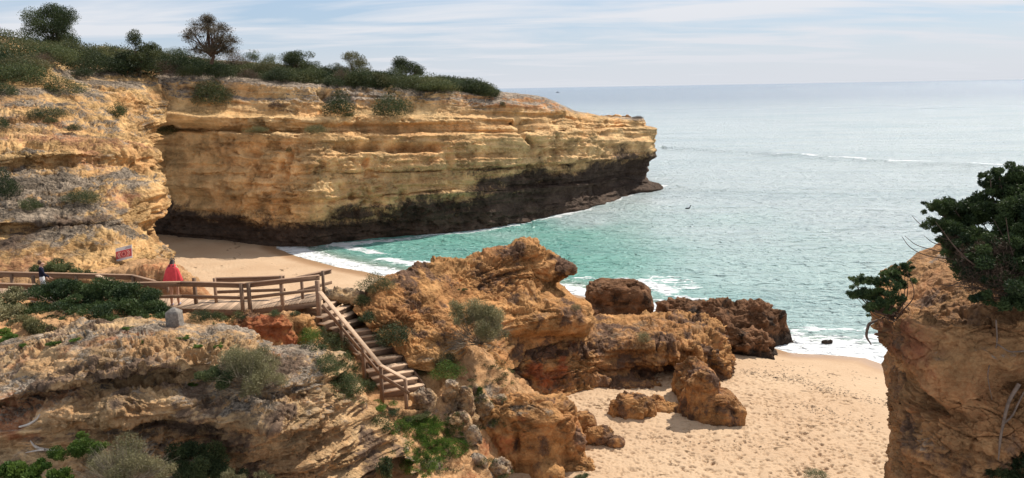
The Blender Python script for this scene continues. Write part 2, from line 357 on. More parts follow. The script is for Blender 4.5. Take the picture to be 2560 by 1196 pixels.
# ================================================================== SETTING: shoreline, beach, sea, slopes
shore_px = [(700, 588), (704, 621), (760, 642), (850, 665), (930, 681), (1005, 693), (1120, 707), (1250, 716), (1400, 727), (1480, 745), (1600, 780), (1760, 815), (1900, 855), (1980, 880), (2080, 885), (2170, 893), (2260, 925), (2420, 990), (2700, 1130), (3200, 1300)]
shore = np.array([PZ(x, y, 0.0)[:2] for x, y in shore_px])
inland = np.vstack([[(-60, 120), (-22, 105)], shore, [(30, -20), (-120, -20), (-120, 120)]])
def sdist(x, y):
    """distance to the water's edge, positive on land"""
    sh = x.shape; x = x.ravel().astype(np.float64); y = y.ravel().astype(np.float64); d = np.full(x.shape, 1e9)
    for a, b in zip(shore[:-1], shore[1:]):
        e = b - a; t = np.clip(((x - a[0]) * e[0] + (y - a[1]) * e[1]) / (e @ e), 0, 1)
        d = np.minimum(d, (x - a[0] - t * e[0]) ** 2 + (y - a[1] - t * e[1]) ** 2)
    d = np.sqrt(d); ins = np.zeros(x.shape, bool); p = inland
    for a, b in zip(p, np.roll(p, -1, 0)):
        c = ((a[1] > y) != (b[1] > y)); 
        with np.errstate(divide='ignore', invalid='ignore'):
            xi = (b[0] - a[0]) * (y - a[1]) / (b[1] - a[1] if b[1] != a[1] else 1e-9) + a[0]
        ins ^= c & (x < xi)
    return np.where(ins, d, -d).reshape(sh)
def beach_z(s):
    return np.where(s > 0, 1.55 * (1 - np.exp(-np.maximum(s, 0) / 11.0)), 0.10 * s)
def fan(px0, px1, n, ys):
    """ground grid whose columns fan out from under the camera, rows at distances ys"""
    d = np.array([rayd(px, 598) for px in np.linspace(px0, px1, n)]); k = d[:, 0] / d[:, 1]
    Y = np.asarray(ys)[:, None] * np.ones((1, n)); X = Y * k[None]
    return X, Y
def make_beach():
    ys = np.concatenate([np.geomspace(9, 46, 900), np.geomspace(46.1, 92, 200)[1:]])
    X, Y = fan(250, 3500, 1500, ys); s = sdist(X, Y); Z = beach_z(s) * (1 - .52 * sstep(50, 60, Y))
    P = np.stack([X, Y, np.zeros_like(X)], -1).astype(np.float32)
    # trodden sand: footprints above the last tide line, smooth below it
    tr = sstep(4.6, 8.5, s + fbm(P, 0.3, 3, s=5) * 2.4)
    tr = np.where(Y > 45, tr * 0.25, tr)
    wq = P + np.stack([fbm(P, 1.7, 3, s=17), fbm(P, 1.7, 3, s=18), 0 * X], -1).astype(np.float32) * .22; f1 = worley(wq * np.array([3.6, 5.6, 1], np.float32), 77); f2 = worley((wq + 31) * np.array([6.5, 7.5, 1], np.float32), 81)
    Z = Z - tr * (0.13 * sstep(0.45, 0.1, f1) + 0.08 * sstep(0.4, 0.08, f2)) * (.5 + .9 * np.clip(fbm(P, .9, 3, s=19) + .5, 0, 1)) + tr * fbm(P, 1.4, 4, s=9) * 0.05 + fbm(P, 0.35, 3, s=8) * 0.04 * sstep(0, 4, s)
    # scattered tracks over the smooth part, small scarps of earlier tides
    trk = sstep(0.72, 0.95, fbm(P * np.array([0.25, 0.8, 1], np.float32), 1.0, 3, s=14, ridge=True)) * sstep(2, 4, s)
    Z = Z - trk * sstep(0.4, 0.1, f1) * 0.05
    for off, h in ((5.2, 0.05), (8.6, 0.06)):
        q = s - off + fbm(P, 0.25, 4, s=15) * 2.2; Z = Z + h * sstep(-0.15, 0.15, q)
    mask = np.zeros(X.shape + (3,), np.float32)
    mask[..., 0] = sstep(3.4, 0.3, s) ; mask[..., 1] = trk * 0.8 + sstep(0.25, 0.0, np.abs(s - 5.2 + fbm(P, 0.25, 4, s=15) * 2.2)) * 0.65
    V = np.stack([X, Y, Z], -1)
    o = mesh_obj('beach', V, grid_faces(*X.shape), M['sand'], mask=mask.reshape(-1, 3)); reg(V[::2, ::2])
    set_label(o, 'pale sandy beach covered with footprints at the water line', 'beach', kind='structure')
make_beach()

# ------------------------------------------------------------------ sea
def sea_mat():
    m, N, L, b = new_mat('sea_water'); tc = N.new('ShaderNodeTexCoord'); v = tc.outputs['Object']
    at = N.new('ShaderNodeAttribute'); at.attribute_name = 'mask'; sp = N.new('ShaderNodeSeparateColor'); L.new(at.outputs['Color'], sp.inputs[0])
    shallow = (0.15, 0.40, 0.335); deep = (0.47, 0.54, 0.55)
    xyz = N.new('ShaderNodeSeparateXYZ'); L.new(v, xyz.inputs[0])
    col = mixc(N, L, ramp(N, L, xyz.outputs[1], 70, 900), deep, (0.23, 0.285, 0.36))      # open water beyond the bay is bluer
    col = mixc(N, L, sp.outputs[1], col, shallow)
    col = mixc(N, L, ramp(N, L, nz(N, L, v, 0.035, 5, 0.6, (0.6, 1.6, 1)), 0.42, 0.7, 0, 0.25), col, (0.16, 0.30, 0.32))
    # sand stirred up at the very edge
    col = mixc(N, L, sp.outputs[2], col, (0.36, 0.33, 0.25))
    # foam, then sun glints painted in white
    fo = mth(N, L, 'ADD', sp.outputs[0], mth(N, L, 'MULTIPLY', mth(N, L, 'SUBTRACT', nz(N, L, v, 1.3, 9, 0.75, (0.55, 1.3, 1), 0.8), 0.5), 1.6))
    vor = N.new('ShaderNodeTexVoronoi'); vor.feature = 'DISTANCE_TO_EDGE'; vor.inputs['Scale'].default_value = 1.1
    mp = N.new('ShaderNodeMapping'); mp.inputs['Scale'].default_value = (0.6, 1.3, 1); L.new(v, mp.inputs[0])
    nn = N.new('ShaderNodeTexNoise'); nn.inputs['Scale'].default_value = 1.2; L.new(mp.outputs[0], nn.inputs['Vector'])
    add = N.new('ShaderNodeVectorMath'); add.operation = 'ADD'; L.new(mp.outputs[0], add.inputs[0]); L.new(nn.outputs['Color'], add.inputs[1]); L.new(add.outputs[0], vor.inputs['Vector'])
    web = ramp(N, L, vor.outputs['Distance'], 0.0, 0.14, 0.35, 0.0)
    fo = mth(N, L, 'ADD', fo, mth(N, L, 'MULTIPLY', web, ramp(N, L, sp.outputs[0], 0.1, 0.45)))
    glints = mth(N, L, 'MULTIPLY', ramp(N, L, nz(N, L, v, 1.5, 3, 0.6, (0.55, 1.3, 1), 0.3), 0.67, 0.73), ramp(N, L, nz(N, L, v, 0.05, 3, 0.6, (0.6, 1.4, 1)), 0.38, 0.62))  # white flecks painted into the colour as sun glitter on the right-hand water
    glints = mth(N, L, 'MULTIPLY', glints, mth(N, L, 'MULTIPLY', ramp(N, L, xyz.outputs[0], 16, 58), ramp(N, L, xyz.outputs[1], 420, 180)))
    ff = mth(N, L, 'MAXIMUM', ramp(N, L, fo, 0.46, 0.72), mth(N, L, 'MULTIPLY', glints, 1.0))
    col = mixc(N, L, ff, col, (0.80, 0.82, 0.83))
    L.new(col, b.inputs['Base Color'])
    L.new(ramp(N, L, ff, 0, 1, 0.19, 0.85), b.inputs['Roughness']); b.inputs['IOR'].default_value = 1.33; b.inputs['Specular IOR Level'].default_value = 0.5
    w1 = nz(N, L, v, 1.0, 4, 0.62, (0.55, 1.25, 1), 0.3); w2 = nz(N, L, v, 4.2, 4, 0.65, (0.6, 1.2, 1), 0.2); w3 = nz(N, L, v, 0.22, 3, 0.5, (0.4, 1.3, 1), 0.2); w4 = nz(N, L, v, 0.035, 5, 0.65, (0.5, 1.5, 1), 0.4)
    hh = mth(N, L, 'ADD', mth(N, L, 'ADD', mth(N, L, 'MULTIPLY', w1, 0.6), mth(N, L, 'MULTIPLY', w2, 0.22)), mth(N, L, 'ADD', mth(N, L, 'MULTIPLY', w3, 1.4), mth(N, L, 'MULTIPLY', w4, 5.0)))
    pk = mth(N, L, 'POWER', mth(N, L, 'MULTIPLY', nz(N, L, v, 1.9, 2, 0.5, (0.7, 1.15, 1), 0.6), 1.35), 7.0)
    hh = mth(N, L, 'ADD', hh, mth(N, L, 'MULTIPLY', pk, 0.5))
    bp = N.new('ShaderNodeBump'); bp.inputs['Distance'].default_value = 1.0; bp.inputs['Strength'].default_value = 0.9
    L.new(hh, bp.inputs['Height']); L.new(bp.outputs[0], b.inputs['Normal'])
    return m
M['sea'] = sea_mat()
def make_sea():
    ys = np.concatenate([np.geomspace(12, 30, 40)[:-1], np.geomspace(30, 230, 760), np.geomspace(231, 30000, 160)[1:]])
    X, Y = fan(-200, 3300, 1150, ys)
    P = np.stack([X, Y, np.zeros_like(X)], -1).astype(np.float32); s = sdist(X, Y)
    fade = sstep(225, 60, Y); dep = sstep(0.0, -9.0, s)
    Z = (fbm(P * np.array([0.16, 0.42, 1], np.float32), 1, 4, 0.5, 21) * 0.16 + fbm(P * np.array([0.6, 1.3, 1], np.float32), 1, 3, 0.5, 25) * 0.05) * fade * (0.15 + 0.85 * dep)
    # swells that rise towards the coast
    def swell(pts, w, h):
        q = np.array([PZ(a, b_, 0)[:2] for a, b_ in pts]); o = np.interp(X, q[:, 0], q[:, 1], left=-999, right=q[-1, 1]); d = Y - o - fbm(P, 0.08, 2, s=44) * 1.2
        return h * np.exp(-(d / w) ** 2), d
    sw, dsw = swell([(1660, 372), (1800, 380), (1950, 390), (2120, 400), (2300, 412), (2560, 424), (2900, 440)], 4.5, 0.62)
    Z = Z + sw
    for pts in ([(1330, 560), (1480, 545), (1600, 530), (1700, 540)], [(1420, 640), (1600, 660), (1900, 690), (2200, 720), (2500, 760)], [(1700, 470), (2000, 480), (2400, 500)]):
        Z = Z + swell(pts, 2.2, 0.16)[0]
    mask = np.zeros(X.shape + (3,), np.float32)
    n1 = fbm(P, 0.12, 4, s=30); n2 = fbm(P * np.array([0.5, 1.4, 1], np.float32), 0.35, 4, s=33)
    edge = np.clip(1.12 - np.abs(s + 0.5) * (0.5 - .22 * sstep(4, 14, X)), 0, 1)
    band = 0.70 * sstep(-10, -3.0, s + n1 * 5) * (0.62 + 0.6 * n2) * (.55 + .45 * sstep(0, 14, X))
    br1 = np.exp(-((s + 4.2 + n1 * 2.5) / 1.0) ** 2) * 0.75
    foam = np.maximum(np.maximum(edge * 0.95, band), br1 * (n2 > -0.25))
    foam = foam * (s < 0.6)
    foam = np.maximum(foam, sstep(-2.6, 0.2, -np.abs(dsw + 0.4 + n1 * 5)) * sstep(30, 66, X) * (0.60 + 0.9 * n2))
    mask[..., 1] = np.clip(sstep(-46, -14, s + n1 * 16), 0, 1) * (0.95 - .62 * sstep(5, 19, X + n1 * 3))
    mask[..., 2] = sstep(-4.5, -0.3, s) * 0.75
    # foam line and rocks along the foot of the headland
    hl = np.array([PZ(a, b_, 0)[:2] for a, b_ in [(720, 612), (860, 612), (1000, 600), (1200, 574), (1400, 542), (1540, 497), (1650, 466)]])
    dd = np.full(X.shape, 1e9)
    for a, b_ in zip(hl[:-1], hl[1:]):
        e = b_ - a; t = np.clip(((X - a[0]) * e[0] + (Y - a[1]) * e[1]) / (e @ e), 0, 1); dd = np.minimum(dd, np.hypot(X - a[0] - t * e[0], Y - a[1] - t * e[1]))
    foam = np.maximum(foam, (1.0 - dd * 0.55) * (0.75 + 0.5 * n2))
    mask[..., 0] = np.clip(foam, 0, 1)
    Z = Z + np.clip(foam, 0, 1) * 0.05
    V = np.stack([X, Y, Z], -1)
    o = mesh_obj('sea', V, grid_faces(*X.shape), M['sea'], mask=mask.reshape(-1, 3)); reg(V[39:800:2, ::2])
    set_label(o, 'turquoise sea turning silver blue towards the horizon', 'sea', kind='structure')
make_sea()

# ------------------------------------------------------------------ headland
_bx = [250, 420, 600, 760, 880, 1000, 1120, 1240, 1360, 1460, 1560, 1650]
_bp = [604, 607, 613, 614, 610, 598, 584, 567, 548, 524, 491, 466]
def yb(px):
    z = 0.5 if px < 800 else 0.0
    return PZ(px, float(np.interp(px, _bx, _bp)), z)[1]
cols = [250, 400, 520, 640, 760, 880, 1000, 1120, 1240, 1360, 1460, 1560]
def arow(pys, dys, tip):
    dys = np.interp(np.arange(12), np.linspace(0, 11, len(dys)), dys)
    up_ = sstep(345, 300, float(pys[2]))
    row = [PY(c, p, yb(c) + d - up_ * e_) for c, p, d, e_ in zip(cols, pys, dys, (9, 5.5, 3, 1.2, .3) + (0,) * 7)]
    t = PY(tip[0], tip[1], yb(1640) + tip[2])
    row += [t, t + np.array([-1.0, 5.0, 0.1]), t + np.array([-10.0, 22.0, 0.2])]
    return np.array(row)
A_rows = [
    arow([150, 165, 180, 190, 200, 208, 216, 226, 244, 262, 294, 300], [75, 70, 65, 60, 50, 42, 30, 14], (1590, 299, 5)) - np.array([0, 0, 4.0]),
    arow([118, 138, 150, 160, 172, 180, 192, 206, 229, 247, 286, 296], [44, 42, 40, 36, 32, 26, 20, 10], (1600, 297, 2)),
    arow([182, 185, 194, 202, 211, 215, 221, 226, 233, 249, 288, 297], [14, 12, 11, 10, 10, 8, 7, 5], (1603, 298, 1.0)),
    arow([188, 192, 201, 209, 218, 222, 228, 233, 240, 256, 292, 300], [12, 10.5, 9.5, 9, 9, 7, 6, 4.2], (1606, 301, 0.6)),
    arow([225, 232, 245, 250, 255, 257, 260, 262, 265, 273, 297, 304], [10.5, 9, 8.5, 8, 8, 6, 5.2, 4], (1605, 306, 0.6)),
    arow([262, 272, 284, 288, 291, 289, 288, 288, 290, 294, 305, 310], [9, 7.5, 6.8, 6.3, 6.3, 5.3, 4.8, 3.8], (1606, 310, 0.8)),
    arow([268, 280, 291, 294, 296, 294, 294, 294, 296, 299, 308, 312], [7.6, 5.6, 4.8, 4.2, 4.4, 4.0, 3.8, 3.4], (1607, 313, 0.6)),
    arow([295, 303, 310, 312, 313, 313, 313, 313, 313, 312, 315, 314], [7.2, 5.3, 4.6, 4.0, 4.2, 3.8, 3.6, 3.2], (1609, 315, 0.6)),
    arow([318, 323, 328, 330, 331, 332, 332, 331, 328, 326, 323, 317], [7.0, 5.4, 4.8, 4.2, 4.2, 3.9, 3.7, 3.2], (1618, 317, 0.5)),
    arow([324, 329, 334, 335, 337, 338, 338, 337, 334, 331, 328, 321], [5.4, 3.4, 2.4, 2.0, 2.0, 1.8, 1.5, 0.5], (1639, 322, 0.2)),
    arow([355, 360, 362, 362, 362, 362, 360, 358, 355, 352, 348, 345], [5.0, 3.0, 1.9, 1.4, 1.5, 1.3, 1.0, 0.0], (1641, 345, 0.0)),
    arow([395, 398, 398, 398, 395, 392, 390, 386, 382, 378, 374, 370], [4.5, 2.6, 1.4, 0.9, 1.0, 0.9, 0.7, -0.3], (1640, 370, 0.0)),
    arow([430, 430, 430, 430, 430, 427, 424, 421, 415, 408, 402, 396], [4.2, 2.3, 1.1, 0.6, 0.7, 0.7, 0.5, -0.6], (1636, 390, 0.2)),
    arow([437, 437, 437, 437, 437, 434, 431, 428, 421, 414, 408, 402], [4.3, 2.4, 1.3, 0.9, 1.1, 1.5, 2.0, 2.2], (1624, 399, 1.5)),
    arow([460, 460, 460, 460, 460, 458, 456, 450, 443, 436, 428, 418], [4.2, 2.3, 1.0, 0.5, 0.7, 1.2, 2.4, 3.8], (1614, 415, 3.0)),
    arow([500, 500, 500, 500, 498, 495, 485, 476, 468, 462, 452, 438], [4.3, 2.4, 1.0, 0.4, 0.4, 0.8, 2.6, 4.2], (1620, 438, 3.2)),
    arow([505, 505, 505, 505, 503, 500, 490, 483, 476, 470, 460, 446], [4.3, 2.4, 1.0, 0.3, 0.1, 0.2, 0.8, 2.4], (1626, 452, 2.6)),
    arow([535, 535, 538, 540, 540, 535, 528, 520, 510, 500, 486, 462], [4.6, 2.8, 1.3, 0.6, 0.4, 0.5, 0.9, 2.0], (1630, 456, 2.2)),
    arow([560, 562, 566, 568, 568, 562, 550, 540, 528, 514, 494, 466], [5.2, 3.6, 2.2, 1.4, 0.9, 0.2, 0.2, 0.6], (1650, 460, 0.4)),
    arow([580, 584, 588, 590, 590, 584, 572, 560, 545, 528, 504, 476], [5.0, 3.5, 2.4, 1.8, 1.2, 0.2, -0.2, 0.0], (1655, 463, 0.0)),
    arow([602, 606, 611, 614, 613, 609, 597, 583, 565, 546, 520, 490], [5.2, 3.6, 2.4, 1.8, 1.2, 0.0, -0.4, -0.4], (1658, 467, -0.4)),
]
A_rows.append(A_rows[-1] + np.array([0, -0.4, -2.2]))
def mask_A(m, B, n, aux):
    lay, st = aux; z = B[..., 2]; x = B[..., 0]; P = B.astype(np.float32)
    N1 = fbm(P, 0.35, 4, s=120)
    # strata dip to the sea; wet and stained black near the water, more so to seaward
    wet = np.interp(x, [-30, -20, -8, 2, 12, 22], [2.4, 2.3, 3.0, 4.0, 4.8, 4.8]); N2 = fbm(P * np.array([.4, .4, 2.0], np.float32), 0.35, 5, .6, s=122)
    m[..., 2] = sstep(2.6, -1.6, z - wet + N1 * 1.6 + N2 * 2.2) * 1.3
    drip = fbm(P * np.array([1.3, 1.3, 0.12], np.float32), 0.5, 3, s=125)
    m[..., 2] = np.maximum(m[..., 2], sstep(0.25, 0.6, drip) * 0.4 * sstep(-14, 4, x))
    up = sstep(0.55, 0.9, n[..., 2])
    m[..., 0] = sstep(-2.0, -0.2, z - np.interp(x, [-30, -10, 10, 22], [14.2, 13.4, 11.5, 9.0])) * (0.42 + 0.5 * up)
    m[..., 0] += sstep(0, 0.55, N1) * sstep(-10, 6, x) * 0.30 - 0.15
    m[..., 1] = sstep(-16, -2, x) * sstep(-0.9, 0.6, z - np.interp(x, [-30, -10, 10, 22], [14.6, 12.4, 10.9, 8.6])) * 0.6
    m[..., 1] += .10 * sstep(9.5, 7.5, z) * sstep(1.0, 3.0, z) * sstep(10, -6, x)
    m[..., 1] += sstep(0.1, 0.6, vn(np.stack([P[..., 0] * 0.05, P[..., 1] * 0.05, st * 0.8], -1), 131)) * 0.2
cav = []
for i, (px, w) in enumerate([(815, 1.4), (850, 1.1), (885, .6), (925, 1.2), (985, .9), (1015, .6), (1040, 1.0), (1075, .9), (1092, .5)]):
    cav.append((px, 372 - (i % 2) * 3, yb(px) + 1.4, (w, 0.42), -1.5))
def groove(pts, Y, r, amp, n=9):
    P_ = np.array(pts, float); t = np.linspace(0, len(P_) - 1, n * (len(P_) - 1)); k_ = range(len(P_))
    return [(float(np.interp(k, k_, P_[:, 0])), float(np.interp(k, k_, P_[:, 1])), float(np.interp(k, k_, Y if np.size(Y) > 1 else [Y] * len(P_))), (r * 1.2, r), amp) for k in t]
cav += groove([(714, 345), (722, 400), (716, 470), (722, 540)], yb(718) + 1.0, .28, -.42) + groove([(618, 345), (630, 400), (622, 470)], yb(622) + 1.2, .28, -.4) + groove([(1300, 285), (1292, 315), (1312, 335), (1340, 360)], [yb(1300) + 3.6, yb(1300) + 3.2, yb(1310) + 1.2, yb(1340) + .8], .35, -.6) + groove([(1110, 345), (1128, 390), (1120, 430)], yb(1118) + .8, .3, -.35) + groove([(820, 205), (806, 240), (806, 285)], yb(806) + 6.8, .5, -.8) + groove([(560, 335), (575, 370), (640, 385)], yb(600) + 1.6, .4, -.5)
cav += [(1005, 488, yb(1005) + .4, (.5, .55), -1.2), (875, 492, yb(875) + .4, (.4, .4), -.8), (700, 395, yb(700) + 1, (.25, 2.6), -.5), (640, 470, yb(640) + 1, (.25, 3.5), -.35),
        (1300, 300, yb(1300) + 3.5, (.4, 1.6), -1.2), (1335, 345, yb(1335) + 1, (.4, 1.8), -.8), (1275, 268, yb(1275) + 4, (2.2, 1.0), 1.2), (1500, 470, yb(1500) + 2, (3, 1.2), -1.2), (1200, 455, yb(1200) + 1.2, (2.5, .8), -.8)]
rockmass('headland_cliff', A_rows, M['cliff'], 1.9, mask_A, [(2, [(840, 260, 3.2, 2.2, .8), (660, 250, 1, 1.5, .7), (690, 280, 3, .6, .7), (690, 320, 3, .5, .5), (1215, 425, 3, .4, .8), (1020, 425, 2.5, .35, .6), (430, 560, 5, 2.2, .7)]),
    (0, [(900, 240, 4, 1.6, .6), (360, 205, 6, 1.2, .6), (1330, 400, 6, 2.5, .35), (1350, 320, 3, 1.5, .3)])],
    dict(layer=0.55, layer_f=0.60, rough=0.34, rough_f=0.30, pits=0.20, pit_f=1.1, flute=0.30, flute_f=0.55, dip=(0.045, 0.02), s=1, bulges=cav, fine=0.09, fine_f=2.2, block=0.15, block_f=0.34),
    'long layered ochre sea cliff running out to a dark undercut point in the water', 'cliff')

# ------------------------------------------------------------------ hillside and yellow cliff on the left
B_rows = [
    [(-300, 100, 105), (-150, 115, 105), (0, 122, 105), (110, 135, 105), (220, 150, 105), (320, 155, 108), (400, 165, 110), (480, 180, 115)],
    [(-300, 72, 84), (-150, 80, 84), (0, 94, 84), (110, 112, 85), (220, 128, 86), (320, 140, 88), (400, 150, 90), (480, 166, 96)],
    [(-300, 130, 66), (-150, 140, 64), (0, 148, 63), (100, 158, 65), (200, 185, 70), (300, 203, 72), (380, 214, 75.5), (440, 228, 80)],
    [(-300, 190, 60), (-150, 200, 59), (0, 203, 58), (100, 210, 58), (200, 222, 62), (290, 240, 65.5), (360, 255, 69.5), (420, 262, 74.5)],
    [(-300, 206, 57), (-150, 214, 56.5), (0, 218, 56), (100, 226, 56), (200, 240, 60), (290, 262, 63.5), (350, 280, 67.5), (410, 295, 73)],
    [(-300, 300, 50), (-150, 305, 49), (0, 308, 48), (100, 312, 49), (200, 325, 52), (275, 338, 56), (340, 348, 60), (400, 352, 70)],
    [(-300, 380, 43), (-150, 380, 42), (0, 378, 40), (100, 366, 41.5), (200, 362, 43.5), (290, 364, 46), (362, 372, 48.5), (378, 374, 62)],
    [(-300, 412, 41), (-150, 412, 40), (0, 405, 39.2), (100, 388, 40.4), (200, 384, 42.2), (290, 386, 44.5), (374, 392, 47), (384, 392, 60)],
    [(-300, 430, 41.5), (-150, 428, 40.3), (0, 420, 39.5), (100, 410, 40.8), (200, 405, 42.4), (290, 405, 44.2), (368, 415, 46.6), (378, 412, 60)],
    [(-300, 480, 39), (-150, 475, 38.2), (0, 465, 37.5), (100, 455, 38.6), (200, 448, 40.3), (290, 446, 42.4), (383, 455, 44.5), (390, 450, 58)],
    [(-300, 530, 37), (-150, 530, 36.2), (0, 525, 35.6), (100, 518, 36.4), (200, 512, 37.8), (290, 512, 39.8), (382, 515, 42.8), (388, 515, 57)],
    [(-300, 570, 35.4), (-150, 566, 34.6), (0, 556, 34.4), (100, 556, 35.0), (200, 556, 36.2), (290, 550, 38.4), (356, 556, 41.2), (362, 556, 57)],
    [(-300, 580, 35.8), (-150, 578, 35), (0, 568, 34.8), (100, 568, 35.4), (200, 568, 36.4), (290, 566, 38.2), (352, 572, 40.4), (358, 570, 57)],
    [(-300, 620, 34), (-150, 615, 33.6), (0, 608, 33.4), (100, 604, 33.9), (200, 600, 34.8), (290, 596, 35.8), (380, 606, 38.2), (384, 600, 57)],
    [(-300, 650, 33.2), (-150, 648, 32.8), (0, 642, 32.6), (100, 640, 33.0), (200, 636, 33.6), (290, 632, 34.4), (400, 632, 37), (404, 628, 57)],
    [(-300, 690, 32.2), (-150, 686, 31.8), (0, 680, 31.6), (100, 676, 32.0), (200, 670, 32.5), (290, 668, 33.2), (398, 648, 36.4), (404, 640, 56)],
    [(-300, 780, 31), (-150, 770, 31), (0, 760, 31), (100, 760, 31), (200, 760, 31.4), (290, 760, 32), (390, 740, 34.5), (404, 700, 50)],
]
def mask_B(m, B, n, aux):
    P = B.astype(np.float32); s = proj(B); N1 = fbm(P, 0.5, 4, s=220); up = sstep(0.45, 0.85, n[..., 2])
    N3 = fbm(P * np.array([.3, .3, 2.6], np.float32), 0.7, 5, .6, s=229)
    m[..., 0] = up * 0.34 + sstep(0.1, 0.6, N1) * 0.2 + N3 * .9 - 0.02
    m[..., 1] = sstep(0, 0.6, fbm(P, 0.25, 3, s=223)) * 0.5 + up * 0.12
    m[..., 2] = sstep(0.25, 0.6, fbm(P * np.array([1, 1, .35], np.float32), 0.5, 4, s=225)) * 0.4 - 0.05
rockmass('yellow_cliff', B_rows, M['left_cliff'], 2.0, mask_B,
    [(0, [(60, 480, 4.0, 1.0, .45), (130, 545, 4, .5, .7), (0, 545, 4, .6, .6), (250, 552, 1.8, .35, .7), (150, 440, 2, .6, .5), (30, 385, 1.2, .5, .9), (260, 195, 9, 1.2, .6), (100, 250, 6, 1.5, .3), (280, 290, 3, 1, .35)]),
     (2, [(120, 560, 6, .30, .8), (30, 590, 1.6, .9, .7), (0, 620, 1.2, .8, .6)]), (1, [(60, 340, 7, 1.2, .3), (120, 290, 7, 1, .25), (330, 480, 2.2, 1.0, .3)])],
    dict(layer=0.50, layer_f=0.9, rough=0.42, rough_f=0.35, pits=0.14, pit_f=1.3, flute=0.18, flute_f=0.8, block=0.20, block_f=0.5, dip=(0.02, -0.02), s=7, fine=0.08, fine_f=2.6,
         bulges=[(240, 600, 34.6, (1.6, .8), .4), (330, 470, 43, (1.5, 1.2), .5), (80, 430, 38, (2, .6), .4)]),
    'yellow layered cliff with a grey crust ledge rising on the left behind the boardwalk', 'cliff')

# ------------------------------------------------------------------ slopes below and around the boardwalk
slope_pts = [(-400, 800, 26), (-400, 900, 21), (0, 705, 28.5), (0, 770, 25.5), (0, 840, 23), (100, 850, 22.5), (200, 830, 23.0), (330, 805, 23.6), (450, 800, 24.3), (150, 730, 28.2), (300, 735, 28), (420, 740, 27.6), (0, 690, 30.5), (200, 690, 30.5), (320, 668, 32.2), (360, 655, 33), (400, 648, 33.4), (450, 668, 32), (485, 695, 31), (512, 740, 29.6), (530, 762, 28.4), (560, 790, 27.0),
    (520, 805, 24.6), (620, 806, 25.0), (700, 796, 25.6), (780, 800, 25.8), (560, 850, 22.8), (660, 860, 22.8), (740, 850, 23.6), (800, 812, 25.4), (830, 742, 28.4), (875, 738, 28.6), (905, 735, 28.9), (940, 712, 29.4), (915, 760, 27.8), (930, 800, 27.0), (960, 850, 26.6), (1000, 890, 26.3),
    (830, 870, 24.0), (880, 950, 23.3), (930, 1010, 23.2), (820, 920, 23.2), (870, 1000, 22.6), (1000, 1012, 23.7), (1060, 985, 24.4), (1080, 955, 25.2), (1050, 900, 26.2), (1130, 880, 27.2), (1220, 880, 28.2), (1180, 930, 26.6), (1270, 930, 28.2), (1290, 970, 28.6), (1200, 990, 25.6), (1120, 1000, 24.8), (1060, 1040, 23.8), (960, 1080, 22.6), (1050, 1110, 23.0), (1040, 1180, 21.6), (1150, 1130, 23.2), (1240, 1075, 25.6), (1215, 1190, 23.2), (1000, 1250, 20.4), (1300, 1000, 27.2), (1350, 1070, 27.4), (1330, 1190, 25.4), (1420, 1190, 25.4), (1270, 1196, 24.6), (1100, 1400, 18)]
sw = [PY(*p) for p in slope_pts]
for x, y, z in [(2.9, 30, 0.6), (3.0, 26, 0.7), (1.9, 31.5, 0.8), (4.5, 22, 0.6), (4, 18, 0), (-3, 33, 4), (-8, 33, 1.0), (-9, 37, 0.5), (-5, 33, 0.8), (-16, 37, 3), (-14, 42, 0.2), (0, 34, 2), (6, 34, 0), (-20, 45, 0), (8, 28, -0.5), (7, 22, -0.5), (2, 45, -1), (-10, 60, -1), (10, 40, -1), (-16, 12, 3.5), (-12, 9, 3), (0, 6, 3), (0, 12, 2.6), (2, 15, 2.2), (-4, 14, 3), (6, 12, 1), (-5, 17, 4.2), (-9, 15, 3.4), (-8, 31, 3.6), (-10, 31, 3.8), (-6.5, 31, 3.2), (-11, 34, 1.0), (-12, 38, 0)]:
    sw.append(np.array([x, y, z], float))
# the tread line of the stairs, just below the treads
ST_L = [PZ(806, 775, 6.35), PZ(868, 880, 5.35), PZ(956, 992, 4.25)]; ST_R = [PZ(888, 758, 6.35), PZ(992, 860, 5.35), PZ(1064, 972, 4.25)]
sw += [PY(560, 780, 28.3), PY(650, 775, 28.0), PY(740, 768, 28.3)]
sw = np.array(sw)
def rbf_fit(P):
    A = P[:, None, :2] - P[None, :, :2]; K = np.sqrt((A ** 2).sum(-1) + 0.25); n = len(P); Q = np.hstack([P[:, :2], np.ones((n, 1))])
    S = np.block([[K - 0 * np.eye(n), Q], [Q.T, np.zeros((3, 3))]]); return np.linalg.solve(S + np.diag([-0.15] * n + [0] * 3), np.concatenate([P[:, 2], np.zeros(3)]))
sw_c = rbf_fit(sw)
def slope_z(x, y):
    x = np.asarray(x, float); y = np.asarray(y, float); z = sw_c[-3] * x + sw_c[-2] * y + sw_c[-1]
    for k, p in enumerate(sw): z = z + sw_c[k] * np.sqrt((x - p[0]) ** 2 + (y - p[1]) ** 2 + 0.25)
    return z
